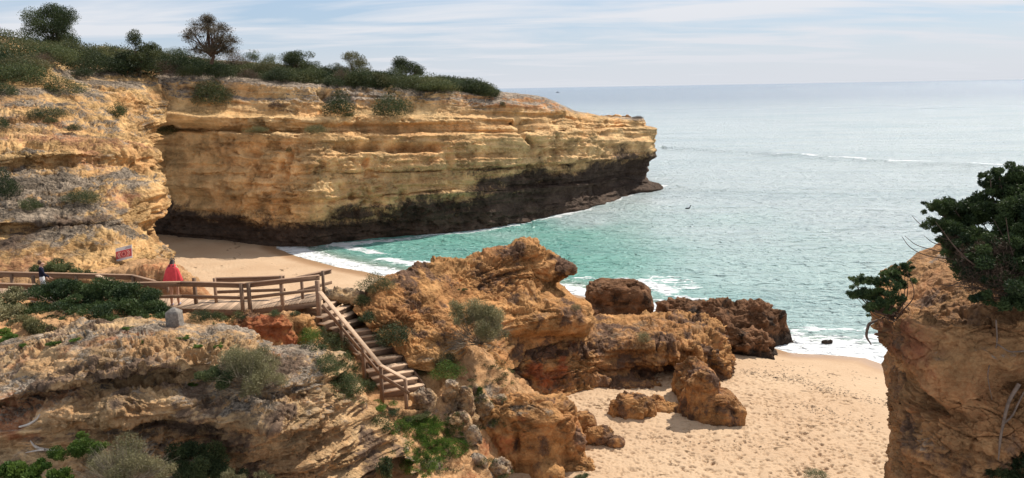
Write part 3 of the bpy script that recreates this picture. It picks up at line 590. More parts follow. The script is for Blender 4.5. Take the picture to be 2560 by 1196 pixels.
def make_slope():
    ys = np.geomspace(6, 60, 620); X, Y = fan(-420, 1720, 860, ys); Z = slope_z(X, Y)
    Z = np.minimum(Z, 13); Z = np.where(Y > 36, np.minimum(Z, 3.0 - (Y - 36) * 0.6), Z)
    dkc = [(PZ(*q_, 6.7)) for q_ in [(-120, 733), (160, 742), (408, 752), (480, 760), (630, 762), (810, 741)]]
    stc = [(a_ + b_) / 2 for a_, b_ in zip(ST_L, ST_R)]
    def cap(P_, half, drop, Z):
        for a_, b_ in zip(P_[:-1], P_[1:]):
            e = (b_ - a_); L2 = e[0] ** 2 + e[1] ** 2; t = np.clip(((X - a_[0]) * e[0] + (Y - a_[1]) * e[1]) / L2, 0, 1); d_ = np.hypot(X - a_[0] - t * e[0], Y - a_[1] - t * e[1])
            Z = np.minimum(Z, a_[2] + t * e[2] - drop + 1.1 * np.maximum(d_ - half, 0) * (1.0 if half > 1.1 else .9))
        return Z
    Z = cap(dkc, 1.25, .42, Z); Z = cap(stc, 1.0, .30, Z)
    A = np.stack([X, Y, Z], -1)
    gap = np.minimum(np.abs((X - (ST_L[0][0] + ST_R[2][0]) / 2)) / 2.2, 1)
    B, n, aux = relief(A, layer=0.25, layer_f=1.6, rough=0.24, rough_f=0.8, pits=0.08, pit_f=2.2, s=31, fine=0.07, fine_f=4.5, block=0.10, block_f=1.6)
    # keep it calm under the stairs and the deck
    def near(p, r): return np.exp(-((X - p[0]) ** 2 + (Y - p[1]) ** 2) / r ** 2)
    calm = np.zeros_like(X)
    for t in np.linspace(0, 1, 7):
        k = t * 2; i = min(int(k), 1); f = k - i
        c = (ST_L[i] * (1 - f) + ST_L[i + 1] * f + ST_R[i] * (1 - f) + ST_R[i + 1] * f) / 2; calm = np.maximum(calm, near(c, 1.1))
    B = A * calm[..., None] + B * (1 - calm[..., None])
    mask = np.zeros(X.shape + (3,), np.float32); P = B.astype(np.float32)
    mask[..., 0] = sstep(0.1, 0.6, fbm(P, 0.9, 4, s=300)) * 0.6 - 0.05
    mask[..., 1] = sstep(0.0, 0.5, fbm(P, 0.5, 3, s=303)) * 0.5
    mask[..., 2] = sstep(0.2, 0.6, fbm(P, 0.8, 4, s=306)) * 0.4 - 0.1
    blob_mask(mask, B, 1, [(660, 850, 1.4, 1, .7), (540, 810, 1, 1, .6), (1240, 1130, 1.5, 1, .5)])
    blob_mask(mask, B, 0, [(1180, 930, 1.4, 1, .6), (1260, 950, 1.2, 1, .5), (1120, 1150, 1, 1, .4), (870, 730, 1.2, .6, .5)])
    o = mesh_obj('hillside', B, grid_faces(*X.shape), M['soil'], mask=mask.reshape(-1, 3)); reg(B)
    set_label(o, 'sandy scrub slope with rubble running down beside the wooden stairs', 'slope', kind='structure')
make_slope()

# ------------------------------------------------------------------ big foreground slab, bottom left
cr = [(-250, 935, 22), (-150, 905, 22), (0, 868, 21.5), (130, 828, 21), (260, 800, 20.6), (400, 803, 20.2), (540, 815, 20), (640, 836, 19.9), (668, 866, 19.7), (760, 868, 19.6), (812, 880, 19.6), (850, 930, 19.8), (900, 995, 20), (955, 1060, 20.1), (1000, 1135, 20.2)]
off = lambda row, dx, dy, dz: np.array([PY(*p) + np.array([dx, dy, dz]) for p in row])
I_rows = [
    off(cr, 0.5, 1.2, -3.0), off(cr, 0.2, 0.6, -0.5), cr,
    [(-250, 960, 20), (-150, 940, 19.8), (0, 900, 19.2), (130, 868, 18.8), (260, 846, 18.5), (400, 846, 18.3), (540, 856, 18.3), (625, 868, 18.6), (668, 885, 18.8), (750, 886, 18.9), (800, 902, 18.9), (830, 955, 19.2), (872, 1022, 19.5), (922, 1088, 19.6), (970, 1152, 19.7)],
    [(-250, 1020, 18), (-150, 1000, 17.8), (0, 975, 17.4), (130, 945, 17.2), (260, 924, 17.1), (400, 900, 17.3), (520, 905, 17.5), (610, 925, 17.4), (680, 935, 17.6), (745, 935, 18), (800, 942, 18.2), (826, 995, 18.7), (862, 1060, 18.9), (906, 1120, 19.1), (955, 1170, 19.3)],
    [(-250, 1050, 17.6), (-150, 1030, 17.4), (0, 1000, 17.0), (130, 965, 16.8), (260, 942, 16.7), (400, 914, 16.9), (520, 925, 17.1), (610, 950, 17), (680, 968, 17.2), (745, 970, 17.6), (798, 978, 17.9), (818, 1030, 18.3), (850, 1090, 18.5), (890, 1145, 18.8), (945, 1195, 19.1)],
    [(-250, 1070, 18.6), (-150, 1050, 18.4), (0, 1020, 18.0), (130, 990, 17.8), (260, 972, 17.7), (400, 950, 17.9), (520, 955, 17.9), (610, 975, 17.3), (680, 990, 17.4), (745, 995, 17.6), (790, 1000, 17.8), (812, 1048, 18.2), (840, 1108, 18.3), (880, 1165, 18.6), (940, 1220, 19)],
    [(-250, 1110, 17.0), (-150, 1090, 16.9), (0, 1062, 16.6), (130, 1040, 16.4), (260, 1012, 16.4), (400, 1000, 16.6), (520, 1010, 16.8), (610, 1030, 16.5), (680, 1048, 16.5), (735, 1050, 16.9), (775, 1040, 17.4), (800, 1080, 17.8), (830, 1130, 18.0), (870, 1190, 18.4), (935, 1250, 18.9)],
    [(-250, 1130, 16.8), (-150, 1112, 16.7), (0, 1090, 16.4), (130, 1070, 16.2), (260, 1050, 16.2), (400, 1040, 16.4), (520, 1050, 16.6), (610, 1062, 16.2), (680, 1076, 16.2), (728, 1072, 16.7), (765, 1070, 17.3), (795, 1105, 17.7), (825, 1150, 17.9), (865, 1210, 18.3), (930, 1270, 18.8)],
    [(-250, 1160, 17.4), (-150, 1142, 17.3), (0, 1118, 17.0), (130, 1100, 16.9), (260, 1085, 17.0), (400, 1080, 17.3), (520, 1085, 17.5), (610, 1095, 17.4), (680, 1100, 17.3), (725, 1100, 17.4), (760, 1105, 17.4), (790, 1140, 17.5), (820, 1180, 17.8), (860, 1240, 18.2), (925, 1300, 18.7)],
    [(-250, 1240, 15.6), (-150, 1230, 15.6), (0, 1210, 15.6), (130, 1190, 16), (260, 1180, 16.4), (400, 1180, 16.8), (520, 1185, 17.1), (610, 1190, 17.1), (680, 1190, 17.1), (725, 1190, 17.1), (760, 1190, 17.1), (790, 1215, 17.3), (820, 1250, 17.6), (860, 1300, 18), (925, 1350, 18.5)],
    [(-250, 1420, 13.6), (-150, 1420, 13.6), (0, 1420, 13.6), (130, 1420, 14), (260, 1420, 14.4), (400, 1420, 15), (520, 1420, 15.4), (610, 1420, 15.4), (680, 1420, 15.6), (725, 1420, 15.8), (760, 1420, 16), (790, 1420, 16.2), (820, 1430, 16.6), (860, 1440, 17), (925, 1460, 17.5)],
]
I_rows = [to_pts(r) if not isinstance(r, np.ndarray) else r for r in I_rows]
I_rows[6] = .5 * (I_rows[5] + I_rows[6]); I_rows[9] = .5 * (I_rows[8] + I_rows[9])
def mask_I(m, B, n, aux):
    P = B.astype(np.float32); s = proj(B); N1 = fbm(P, 1.1, 4, s=420); up = sstep(0.35, 0.8, n[..., 2]); x = B[..., 0]
    N3 = fbm(P * np.array([.4, .4, 2.4], np.float32), 1.6, 5, .6, s=429); m[..., 0] = up * 0.50 + N1 * 0.4 + N3 * .7 - 0.02
    m[..., 1] = sstep(0, 0.6, fbm(P, 0.7, 3, s=423)) * 0.55
    m[..., 2] = sstep(0.02, 0.35, fbm(P, 1.0, 5, .6, s=425)) * 0.85
rockmass('rock_slab', I_rows, M['near_rock'], 1.9, mask_I,
    [(2, [(130, 950, 1.4, .16, .5), (620, 1020, 1.2, .3, 1.3), (700, 1055, .8, .3, 1.5), (660, 930, .5, .2, 1.1), (600, 850, .6, .15, .8), (400, 1060, 1, .15, .9), (560, 1090, 1.0, .4, 1.0), (760, 900, .5, .2, .9), (730, 925, .6, .25, .6), (500, 1120, 1, .6, .5), (780, 1150, .5, .4, .5), (870, 1100, .5, .4, .4), (290, 1030, .7, .2, .6)]),
     (0, [(650, 840, 1.0, .3, .6), (770, 905, .8, .3, .7), (700, 960, 1, .3, .5), (880, 1080, .3, .3, .5), (60, 980, 1.6, .2, .5), (870, 1130, 1.3, 1.3, -1.3), (930, 1090, .8, .8, -1.0), (830, 1020, .5, .5, -.9), (420, 975, 1.6, .35, -1.0), (250, 1000, 1.4, .3, -.9), (740, 1130, .9, .5, -1.0)]),
     (1, [(300, 890, 1.8, .3, .35), (650, 1110, 1.3, .6, .45), (750, 980, .5, .4, .5), (30, 1100, 1, .5, .3)])],
    dict(layer=0.26, layer_f=3.0, rough=0.17, rough_f=1.1, pits=0.09, pit_f=3.2, flute=0.03, flute_f=2.5, dip=(-0.10, 0.05), s=41, fine=0.06, fine_f=6, block=0.085, block_f=1.5, bulges=[(285, 1030, 16.2, (.6, .3), .35), (700, 1040, 16.4, (.5, .3), .3), (650, 870, 18.6, (.5, .3), .2)]),
    'broad weathered rock slab with crusted ledges filling the lower left', 'rock')

# ------------------------------------------------------------------ orange outcrop right of the stairs
dc = [(888, 775, 28.2), (930, 727, 28.8), (985, 690, 29.8), (1055, 657, 31.2), (1130, 646, 32.6), (1200, 636, 33.6), (1258, 611, 34.4), (1335, 605, 35), (1358, 618, 35.2), (1395, 641, 35.4), (1418, 658, 35.6)]
def wrap(row, dx=-0.5, dy=2.0):
    P = to_pts(row); return np.vstack([P, P[-1:] + np.array([[dx * .3, dy * .5, 0]]), P[-1:] + np.array([[dx * 3, dy * 2, 0]])])
D_rows = [wrap(r) for r in [
    off(dc, -0.5, 3.5, -4.0), off(dc, -0.1, 1.0, -0.5), dc,
    [(893, 790, 27.6), (934, 752, 28.1), (988, 722, 29), (1058, 690, 30.4), (1135, 676, 31.8), (1208, 664, 32.7), (1264, 642, 33.5), (1335, 636, 34.1), (1365, 648, 34.5), (1398, 662, 34.8), (1421, 674, 35.2)],
    [(900, 800, 27.2), (945, 778, 27.6), (997, 752, 28.4), (1064, 720, 29.8), (1138, 705, 31.2), (1210, 693, 32.2), (1266, 676, 33.1), (1332, 672, 33.8), (1364, 675, 34.3), (1392, 684, 34.9), (1414, 690, 35.3)],
    [(915, 815, 26.9), (962, 803, 27.1), (1012, 782, 27.8), (1076, 752, 29.1), (1142, 736, 30.6), (1212, 722, 31.8), (1268, 704, 32.9), (1325, 700, 33.7), (1352, 703, 34.3), (1372, 706, 35.2), (1390, 710, 35.6)],
    [(935, 832, 26.95), (984, 826, 27.15), (1034, 808, 27.65), (1094, 782, 28.4), (1148, 766, 29.8), (1216, 752, 31.1), (1272, 738, 32.2), (1328, 735, 32.9), (1365, 738, 33.5), (1400, 745, 34.1), (1432, 752, 34.9)],
    [(955, 846, 26.65), (1004, 844, 26.85), (1050, 830, 27.25), (1110, 808, 27.8), (1152, 795, 29.2), (1220, 784, 30.5), (1275, 774, 31.3), (1330, 768, 31.8), (1380, 768, 32.4), (1425, 768, 33.1), (1472, 774, 34.2)],
    [(975, 858, 26.45), (1022, 858, 26.55), (1066, 846, 26.85), (1122, 828, 27.3), (1156, 820, 28.6), (1224, 812, 30), (1278, 806, 30.9), (1332, 800, 31.4), (1382, 800, 32), (1430, 800, 32.6), (1477, 800, 33.8)],
    [(995, 872, 26.25), (1040, 872, 26.35), (1080, 862, 26.65), (1132, 848, 27), (1160, 842, 28.3), (1228, 836, 29.7), (1282, 828, 31), (1336, 826, 31.6), (1386, 826, 32.2), (1430, 824, 32.8), (1470, 820, 33.8)],
    [(1005, 880, 26.15), (1050, 884, 26.25), (1092, 878, 26.45), (1138, 864, 26.8), (1164, 858, 28.1), (1232, 856, 29.4), (1286, 846, 31.6), (1340, 842, 32.6), (1390, 840, 33.2), (1430, 838, 33.8), (1462, 836, 34.6)],
    [(1022, 920, 25.95), (1066, 930, 25.95), (1104, 930, 26.15), (1146, 930, 26.2), (1168, 930, 27.2), (1236, 930, 28.6), (1292, 915, 31.2), (1345, 905, 32.6), (1395, 900, 33.4), (1432, 890, 34), (1464, 880, 34.8)],
]]
def mask_D(m, B, n, aux):
    P = B.astype(np.float32); N1 = fbm(P, 0.8, 4, s=520); up = sstep(0.5, 0.85, n[..., 2])
    m[..., 0] = up * 0.25 + sstep(0.15, 0.6, N1) * 0.2 - 0.08
    m[..., 1] = sstep(-0.1, 0.5, fbm(P, 0.5, 3, s=523)) * 0.3
    m[..., 2] = sstep(0.02, 0.35, fbm(P * np.array([1, 1, .8], np.float32), 0.8, 5, .6, s=525)) * 0.75 + 0.04
rockmass('orange_outcrop', D_rows, M['orange_rock'], 1.9, mask_D,
    [(2, [(1220, 660, 1.0, .5, 1.2), (1180, 700, 1.0, .5, 1.1), (1240, 625, .6, .3, .8), (1400, 655, .6, .25, .8), (1120, 735, .8, .3, .5), (1000, 690, .8, .2, .6), (1270, 850, .8, .4, .6)]),
     (0, [(1310, 625, .8, .35, .9), (1060, 675, .7, .4, .6), (1200, 850, 1.6, .4, .6), (1110, 870, 1.5, .4, .5)]),
     (1, [(1395, 740, .8, .4, .6), (1340, 660, 1.5, .6, .2), (1100, 700, 2, 1, .1), (1330, 790, 1.6, .3, -.5), (1380, 790, 1.2, .3, -.5)])],
    dict(layer=0.20, layer_f=1.5, rough=0.30, rough_f=0.55, pits=0.07, pit_f=2.2, flute=0.06, s=51, fine=0.06, fine_f=5, block=0.22, block_f=0.8, bulges=[(1330, 720, 32.8, (.8, .5), .35), (1250, 590, 34.5, (1.2, .5), -.35), (1405, 672, 35.2, (.6, .25), .35), (1390, 712, 34.6, (.6, .25), -.35)]),
    'orange sandstone outcrop with a beak shaped overhang beside the wooden stairs', 'rock')

# ------------------------------------------------------------------ low brown wall of rock with a cave
E_rows = [wrap(r, -0.4, 1.5) for r in [
    [(1240, 860, 37), (1380, 850, 39), (1470, 840, 41), (1560, 830, 42), (1640, 822, 42), (1720, 822, 42), (1775, 830, 41), (1800, 850, 40)],
    [(1250, 850, 33.5), (1390, 830, 35.5), (1475, 800, 37.5), (1560, 797, 38.2), (1640, 788, 38.6), (1715, 786, 38.6), (1772, 800, 38), (1806, 830, 37)],
    [(1262, 865, 32.2), (1392, 850, 34), (1475, 826, 35.8), (1560, 820, 36.4), (1640, 815, 36.8), (1720, 815, 36.8), (1785, 830, 36.6), (1820, 862, 36.4)],
    [(1270, 885, 31.4), (1390, 872, 33.0), (1472, 852, 34.4), (1558, 845, 34.9), (1640, 842, 35.2), (1722, 842, 35.2), (1792, 862, 35.4), (1827, 890, 35.9)],
    [(1275, 905, 31.0), (1385, 900, 32.4), (1468, 880, 33.5), (1555, 872, 33.9), (1640, 872, 33.9), (1722, 880, 34.0), (1798, 896, 34.7), (1829, 912, 35.6)],
    [(1280, 925, 30.8), (1380, 922, 32.2), (1465, 905, 33.3), (1550, 898, 33.8), (1640, 902, 34.0), (1722, 908, 34.2), (1800, 918, 34.6), (1826, 932, 35.5)],
    [(1284, 950, 30.6), (1378, 945, 32.0), (1462, 932, 33.1), (1550, 930, 33.7), (1630, 932, 34.3), (1700, 938, 35.6), (1780, 940, 34.8), (1824, 955, 35.1)],
    [(1288, 985, 30.3), (1376, 978, 31.5), (1460, 970, 32.5), (1548, 966, 32.9), (1628, 966, 33.1), (1700, 962, 34.6), (1780, 966, 34.0), (1822, 975, 34.4)],
    [(1290, 1040, 29.8), (1376, 1040, 30.8), (1460, 1040, 31.6), (1548, 1040, 31.8), (1628, 1040, 32), (1700, 1030, 33), (1780, 1030, 33), (1820, 1030, 33.4)],
]]
def mask_E(m, B, n, aux):
    P = B.astype(np.float32); N1 = fbm(P, 0.7, 4, s=620); up = sstep(0.5, 0.85, n[..., 2])
    m[..., 0] = up * 0.18 + sstep(0.1, 0.6, N1) * 0.3 - 0.05
    m[..., 1] = sstep(-0.1, 0.5, fbm(P, 0.5, 3, s=623)) * 0.35
    m[..., 2] = sstep(-0.05, 0.3, fbm(P, 0.9, 5, .6, s=625)) * 0.75 + 0.16
rockmass('low_rock_wall', E_rows, M['orange_rock'], 1.9, mask_E,
    [(2, [(1550, 950, 1.6, .5, 1.0), (1590, 890, .8, .3, .9), (1420, 950, 1.2, .3, .8), (1500, 830, 1.2, .3, .5), (1650, 850, 1.5, .2, .7), (1400, 870, 1, .4, .6), (1700, 880, .8, .3, .4), (1690, 945, 1, .5, .6), (1480, 870, .8, .4, .4)]), (0, [(1640, 815, 2, .3, .35), (1480, 840, 1.4, .3, .3)]), (1, [(1360, 920, 1.2, .7, .7), (1690, 905, 1, .4, .4), (1780, 880, 1, .5, .3)])],
    dict(layer=0.14, layer_f=1.8, rough=0.40, rough_f=0.75, pits=0.20, pit_f=1.8, s=61, fine=0.08, fine_f=5, block=0.23, block_f=1.0, bulges=[(1690, 938, 34.8, (.75, .4), -1.3), (1640, 900, 33.8, (.8, .3), .45), (1560, 890, 33.8, (.7, .3), -.4)]),
    'low honeycombed rock wall with a small cave at the top of the sand', 'rock')

# ------------------------------------------------------------------ right hand cliff
def jrow(py, sil, y0):
    sil += 52 + 26 * float(sstep(800, 700, py)); py += 80 * float(sstep(830, 700, py))
    row = [PY(sil, py, y0) + np.array([1.6, 4.0, 0.0]), PY(sil, py, y0) + np.array([0.35, 1.2, 0.0])]
    for k, (dx, dy) in enumerate([(0, 0), (45, -0.6), (110, -1.0), (190, -1.3), (290, -1.5), (420, -1.8), (560, -2.1), (900, -2.2), (1400, -1.6), (2000, 0.5)]):
        row.append(PY(sil + dx, py, y0 + dy))
    return np.array(row)
J_rows = [jrow(640, 2400, 15.5) + np.array([0.6, 5, -3]), jrow(640, 2400, 15.5) + np.array([0.3, 2.2, -.6]), jrow(622, 2372, 14.6), jrow(636, 2330, 14.2), jrow(655, 2318, 13.9), jrow(690, 2270, 13.7), jrow(725, 2240, 13.5), jrow(765, 2204, 13.35), jrow(800, 2178, 13.25), jrow(850, 2172, 13.2),
          jrow(885, 2184, 13.2), jrow(925, 2208, 13.25), jrow(962, 2236, 13.3), jrow(1005, 2226, 13.15), jrow(1060, 2216, 13.0), jrow(1110, 2208, 12.9), jrow(1150, 2224, 12.95), jrow(1200, 2232, 12.9), jrow(1300, 2225, 12.6), jrow(1500, 2200, 12.2)]
def mask_J(m, B, n, aux):
    P = B.astype(np.float32); N1 = fbm(P, 1.2, 4, s=720); up = sstep(0.5, 0.85, n[..., 2]); s = proj(B)
    m[..., 0] = up * 0.30 + sstep(0.2, 0.6, N1) * 0.15 - 0.12
    m[..., 1] = sstep(-0.1, 0.5, fbm(P, 0.9, 3, s=723)) * 0.28
    m[..., 2] = sstep(0.12, 0.45, fbm(P, 1.3, 5, .6, s=725)) * 0.6 - 0.08; m[..., 1] += sstep(6.9, 6.0, B[..., 0]) * .5; m[..., 2] += sstep(6.7, 6.05, B[..., 0]) * sstep(8.8, 9.6, B[..., 2]) * .6
rockmass('sandstone_cliff', J_rows, M['tan_rock'], 1.9, mask_J,
    [(2, [(2235, 800, .30, .6, 1.3), (2240, 900, .16, .5, 1.1), (2330, 750, .25, .25, 1.0), (2330, 880, .14, .3, 1.3), (2360, 700, .5, .3, 1.1), (2310, 1130, .55, .3, 1.1), (2280, 1080, .35, .25, 1.1), (2480, 720, .5, .3, .9), (2470, 1160, .6, .25, .4)]),
     (0, [(2340, 640, .3, .3, .9), (2330, 665, .3, .2, .7), (2500, 890, .35, .10, .6), (2300, 1100, .5, .25, .5), (2420, 1130, .7, .3, .35)]),
     (1, [(2200, 830, .3, .5, .6), (2270, 720, .3, .25, .7), (2400, 900, .5, .35, .35), (2480, 800, .5, .3, .3)])],
    dict(layer=0.035, layer_f=2.5, rough=0.20, rough_f=0.9, pits=0.06, pit_f=3.2, s=71, fine=0.03, fine_f=9, block=0.12, block_f=1.2,
         bulges=[(2350, 900, 12.4, (.55, .5), .50), (2440, 960, 12.1, (.4, .4), .35), (2360, 1010, 12.5, (.6, .12), -.35), (2290, 830, 12.8, (.4, .3), .22), (2500, 880, 12.0, (.5, .18), .25), (2430, 1040, 12.2, (.9, .18), -.22), (2470, 740, 12.4, (.5, .3), .2), (2560, 1000, 11.8, (.4, .5), .2), (2300, 1110, 12.6, (.5, .3), .2)]
         + groove([(2265, 800), (2340, 770), (2420, 800), (2490, 860)], [12.9, 12.6, 12.2, 12.0], .10, -.16) + groove([(2270, 985), (2350, 1025), (2440, 1020), (2540, 965)], [12.9, 12.6, 12.2, 11.9], .09, -.17) + groove([(2490, 860), (2500, 930), (2450, 1015)], 12.1, .09, -.15) + groove([(2400, 830), (2420, 900), (2380, 990)], 12.5, .06, -.08)),
    'tall tan sandstone cliff on the right edge with a bush growing over its top', 'cliff')

# ================================================================== free standing rocks
def ico_dirs(n):
    i = np.arange(n) + 0.5; return i
def rock_blob(name, parts, mat, label=None, cat='rock', group=None, seed=0, step=2.4, rel=None, mask_fn=None, blobs=(), kind=None):
    """parts: (px, py_base, Y, width_m, depth_m, height_m, squareness); several lobes grown into one rock"""
    Vs, Fs, Ms, k = [], [], [], 0
    for j, (px, pyb, Y, w, dpt, h, sq) in enumerate(parts):
        c = PY(px, pyb, Y); res = max(w, h) / (Y / FPX * step)
        nu = int(np.clip(res * 2.6, 40, 520)); nv = int(np.clip(res * 1.3, 26, 260))
        u = np.linspace(0, 2 * np.pi, nu); v = np.linspace(-0.25 * np.pi, 0.5 * np.pi, nv)
        U, Vv = np.meshgrid(u, v); e = lambda t, q: np.sign(t) * np.abs(t) ** q
        x = e(np.cos(Vv), sq) * e(np.cos(U), sq) * w / 2; y = e(np.cos(Vv), sq) * e(np.sin(U), sq) * dpt / 2; z = e(np.sin(Vv), sq) * h
        z = np.where(z < 0, z * 0.6, z)
        A = np.stack([x + c[0], y + c[1] + dpt * 0.3, z + c[2]], -1)
        n = np.stack([x / (w / 2) ** 2, y / (dpt / 2) ** 2, z / h ** 2], -1); n /= np.linalg.norm(n, axis=-1, keepdims=True) + 1e-9
        P = A.reshape(-1, 3).astype(np.float32); nn = n.reshape(-1, 3); r = dict(rough=0.16, rf=1.0, pits=0.08, pf=2.2, fine=0.04, ff=5, lay=0.06)
        r.update(rel or {}); S = 1.0
        d = fbm(P, r['rf'], 4, 0.55, seed + j) * r['rough'] * 1.4 + fbm(P, r['rf'] * 1.5, 3, 0.5, seed + 9 + j, ridge=True) * r['rough'] * 0.5
        f1 = worley(P * np.float32(r['pf']), seed + 20); d += -r['pits'] * sstep(0.42, 0.1, f1) * 1.3 + r['pits'] * 0.8 * (f1 - 0.5)
        d += fbm(P, r['ff'], 4, 0.6, seed + 30) * r['fine']
        bk = r.get('block', .16) * min(w, h, 1.6); bf = 1.6 / max(.25, min(w, h, 2.0)); wp = P + np.stack([fbm(P, bf, 2, s=seed + 60 + q_) for q_ in range(3)], 1) * .25 / bf
        for f_, a_ in ((1.0, 1.0), (2.4, .5), (5.5, .28)):
            hg, ed = facets(wp * np.array([1, 1, 1.4], np.float32) * bf * f_, seed + 70 + int(f_)); d += bk * a_ * (hg - .4 * sstep(.08, 0, ed))
        d += np.tanh(vn(np.stack([P[:, 0] * .3, P[:, 1] * .3, P[:, 2] * 3.0], 1), seed + 33) * 2.5) * r['lay']
        for (nx, ny, nY, nr, nzr, na) in r.get('notch', ()): d += na * np.exp(-(((P - PY(nx, ny, nY)) / np.array([nr, nr * 3, nzr])) ** 2).sum(1))
        am = 0.3 + 1.05 * sstep(-0.3, 0.35, fbm(P, r['rf'] * .7, 3, s=seed + 90)); d = d * am
        d -= d.mean() * .6
        B = P + nn * d[:, None]; B = B.reshape(A.shape); B[:, -1] = B[:, 0]
        m = np.zeros(B.shape[:2] + (3,), np.float32); n2 = n
        N1 = fbm(P, 1.0, 4, s=seed + 40).reshape(B.shape[:2])
        up = sstep(0.45, 0.9, n2[..., 2]); m[..., 0] = up * 0.22 + N1 * 0.25; m[..., 1] = fbm(P, 0.8, 3, s=seed + 44).reshape(N1.shape) * 0.6; m[..., 2] = sstep(-.05, .4, fbm(P, 1.3, 4, .6, s=seed + 47).reshape(N1.shape)) * 0.7
        if mask_fn: mask_fn(m, B, n2)
        for ch, bl in blobs: blob_mask(m, B, ch, bl)
        Vs.append(B.reshape(-1, 3)); Fs.append(grid_faces(*B.shape[:2]) + k); Ms.append(m.reshape(-1, 3)); k += B.shape[0] * B.shape[1]; reg(B)
    o = mesh_obj(name, np.vstack(Vs), np.vstack(Fs), mat, mask=np.vstack(Ms)); return set_label(o, label, cat, group, kind)
def mk(r=0., g=0., b=0., wet=None):
    def f(m, B, n):
        m[..., 0] += r; m[..., 1] += g; m[..., 2] += b
        if wet is not None: m[..., 2] += sstep(wet, wet - 0.6, B[..., 2]) * 0.8
    return f
rock_blob('sea_rock', [(1548, 806, 46.5, 4.0, 3.0, 2.2, 0.4), (1500, 815, 45.5, 2.2, 2.2, 1.2, 0.8)], M['brown_rock'], 'flat topped brown block standing in the surf behind the orange outcrop', seed=201, mask_fn=mk(-0.1, -0.2, 0.0, 0.9), rel=dict(rough=0.13, rf=0.7, block=.07))
rock_blob('sea_rock', [(1705, 830, 43.5, 2.7, 2.6, 1.75, 0.8), (1640, 828, 43, 1.6, 1.6, 0.8, 0.9), (1790, 862, 42.0, 3.6, 3.4, 2.1, 0.75), (1880, 868, 42.0, 3.6, 3.4, 2.2, 0.7), (1935, 868, 42.2, 2.1, 2.6, 1.65, 0.75), (1880, 900, 39.3, 2.5, 2.2, 1.4, 0.8), (1800, 892, 39.5, 2.2, 2.2, 1.7, 0.85)],
          M['brown_rock'], 'long jagged dark brown reef of rock reaching from the sand into the foam', seed=231, mask_fn=mk(-0.15, -0.1, 0.1, 1.0), rel=dict(rough=0.34, rf=1.1, pits=0.2, pf=1.6, fine=0.09, ff=4))
rock_blob('rock_stack', [(1760, 1062, 29.4, 1.45, 1.3, 2.15, 0.6), (1798, 1064, 29.2, 1.65, 1.4, 1.25, 0.5), (1838, 1064, 29.0, .8, 1.0, .75, .6), (1722, 1048, 29.8, .6, .8, 1.3, 0.8), (1745, 1005, 31.2, 1.5, 2.2, 1.45, .7)], M['orange_rock'], 'upright craggy brown rock stack on the sand just right of the cave', seed=261, mask_fn=mk(0.05, 0.15, 0.4), rel=dict(rough=0.16, rf=1.6, pits=0.12, pf=2.4, fine=0.08, block=.15))
rock_blob('beach_rock', [(1590, 1046, 29.6, 1.75, 1.2, .85, 0.85), (1555, 1040, 29.8, .9, .8, .5, .9)], M['orange_rock'], 'low rounded brown rock on the sand in front of the cave', seed=281, mask_fn=mk(0, 0, 0.2), rel=dict(rough=0.14, rf=2))
rock_blob('beach_rock', [(1670, 1040, 30.2, 1.3, .9, .42, 0.9), (1640, 1022, 31, 1.1, .8, .4, 0.9)], M['orange_rock'], 'half buried tan rock between the stack and the low rounded rock', seed=291, mask_fn=mk(0, 0, 0), rel=dict(rough=0.1, rf=2))
rock_blob('beach_rock', [(1460, 1075, 27.6, 1.0, .9, .55, 0.85), (1500, 1100, 27.0, 1.1, .8, .40, 0.85), (1540, 1112, 26.8, .7, .6, .25, 0.9)], M['orange_rock'], 'flat layered rock breaking out of the sand beside the orange boulder', seed=301, mask_fn=mk(0.1, 0, 0.1), rel=dict(rough=0.12, rf=2.4, lay=0.08))
rock_blob('orange_boulder', [(1325, 1150, 25.3, 2.9, 2.4, 1.95, 0.62), (1415, 1150, 25.4, 1.3, 1.6, 1.4, 0.75), (1235, 1120, 25.2, 1.2, 1.3, 1.5, 0.8), (1400, 1055, 27.0, .9, .9, .7, .8)], M['orange_rock'], 'big orange boulder with a narrow dark slot and a grey crusted top', seed=311, mask_fn=mk(-0.1, 0.12, 0.0),
          rel=dict(rough=0.16, rf=1.3, pits=0.10, pf=2.2, notch=[(1290, 1105, 24.6, .10, .30, -1.0), (1290, 1130, 24.6, .09, .25, -.9), (1400, 1065, 25, .1, .08, -.3), (1345, 1075, 24.8, .1, .08, -.3), (1360, 1110, 24.6, .12, .1, -.3)]), blobs=[(0, [(1290, 1030, .7, .2, .9), (1370, 1030, .4, .2, .6), (1230, 1060, .4, .3, .7)]), (2, [(1290, 1120, .10, .35, 1.3), (1440, 1100, .3, .4, .5), (1260, 1160, .8, .15, .6)])])  # slot is notched, and its shade also painted in as a dark patch
rock_blob('beach_rock', [(1440, 1192, 25.0, 1.6, 1.2, .5, 0.85), (1370, 1200, 24.4, 1.2, 1.2, .5, .9)], M['orange_rock'], 'tan rock shelf at the foot of the orange boulder', seed=331, mask_fn=mk(0, 0, -0.1), rel=dict(rough=0.12, rf=2.4))
gr = 'grey knobbly rocks at the foot of the stairs'
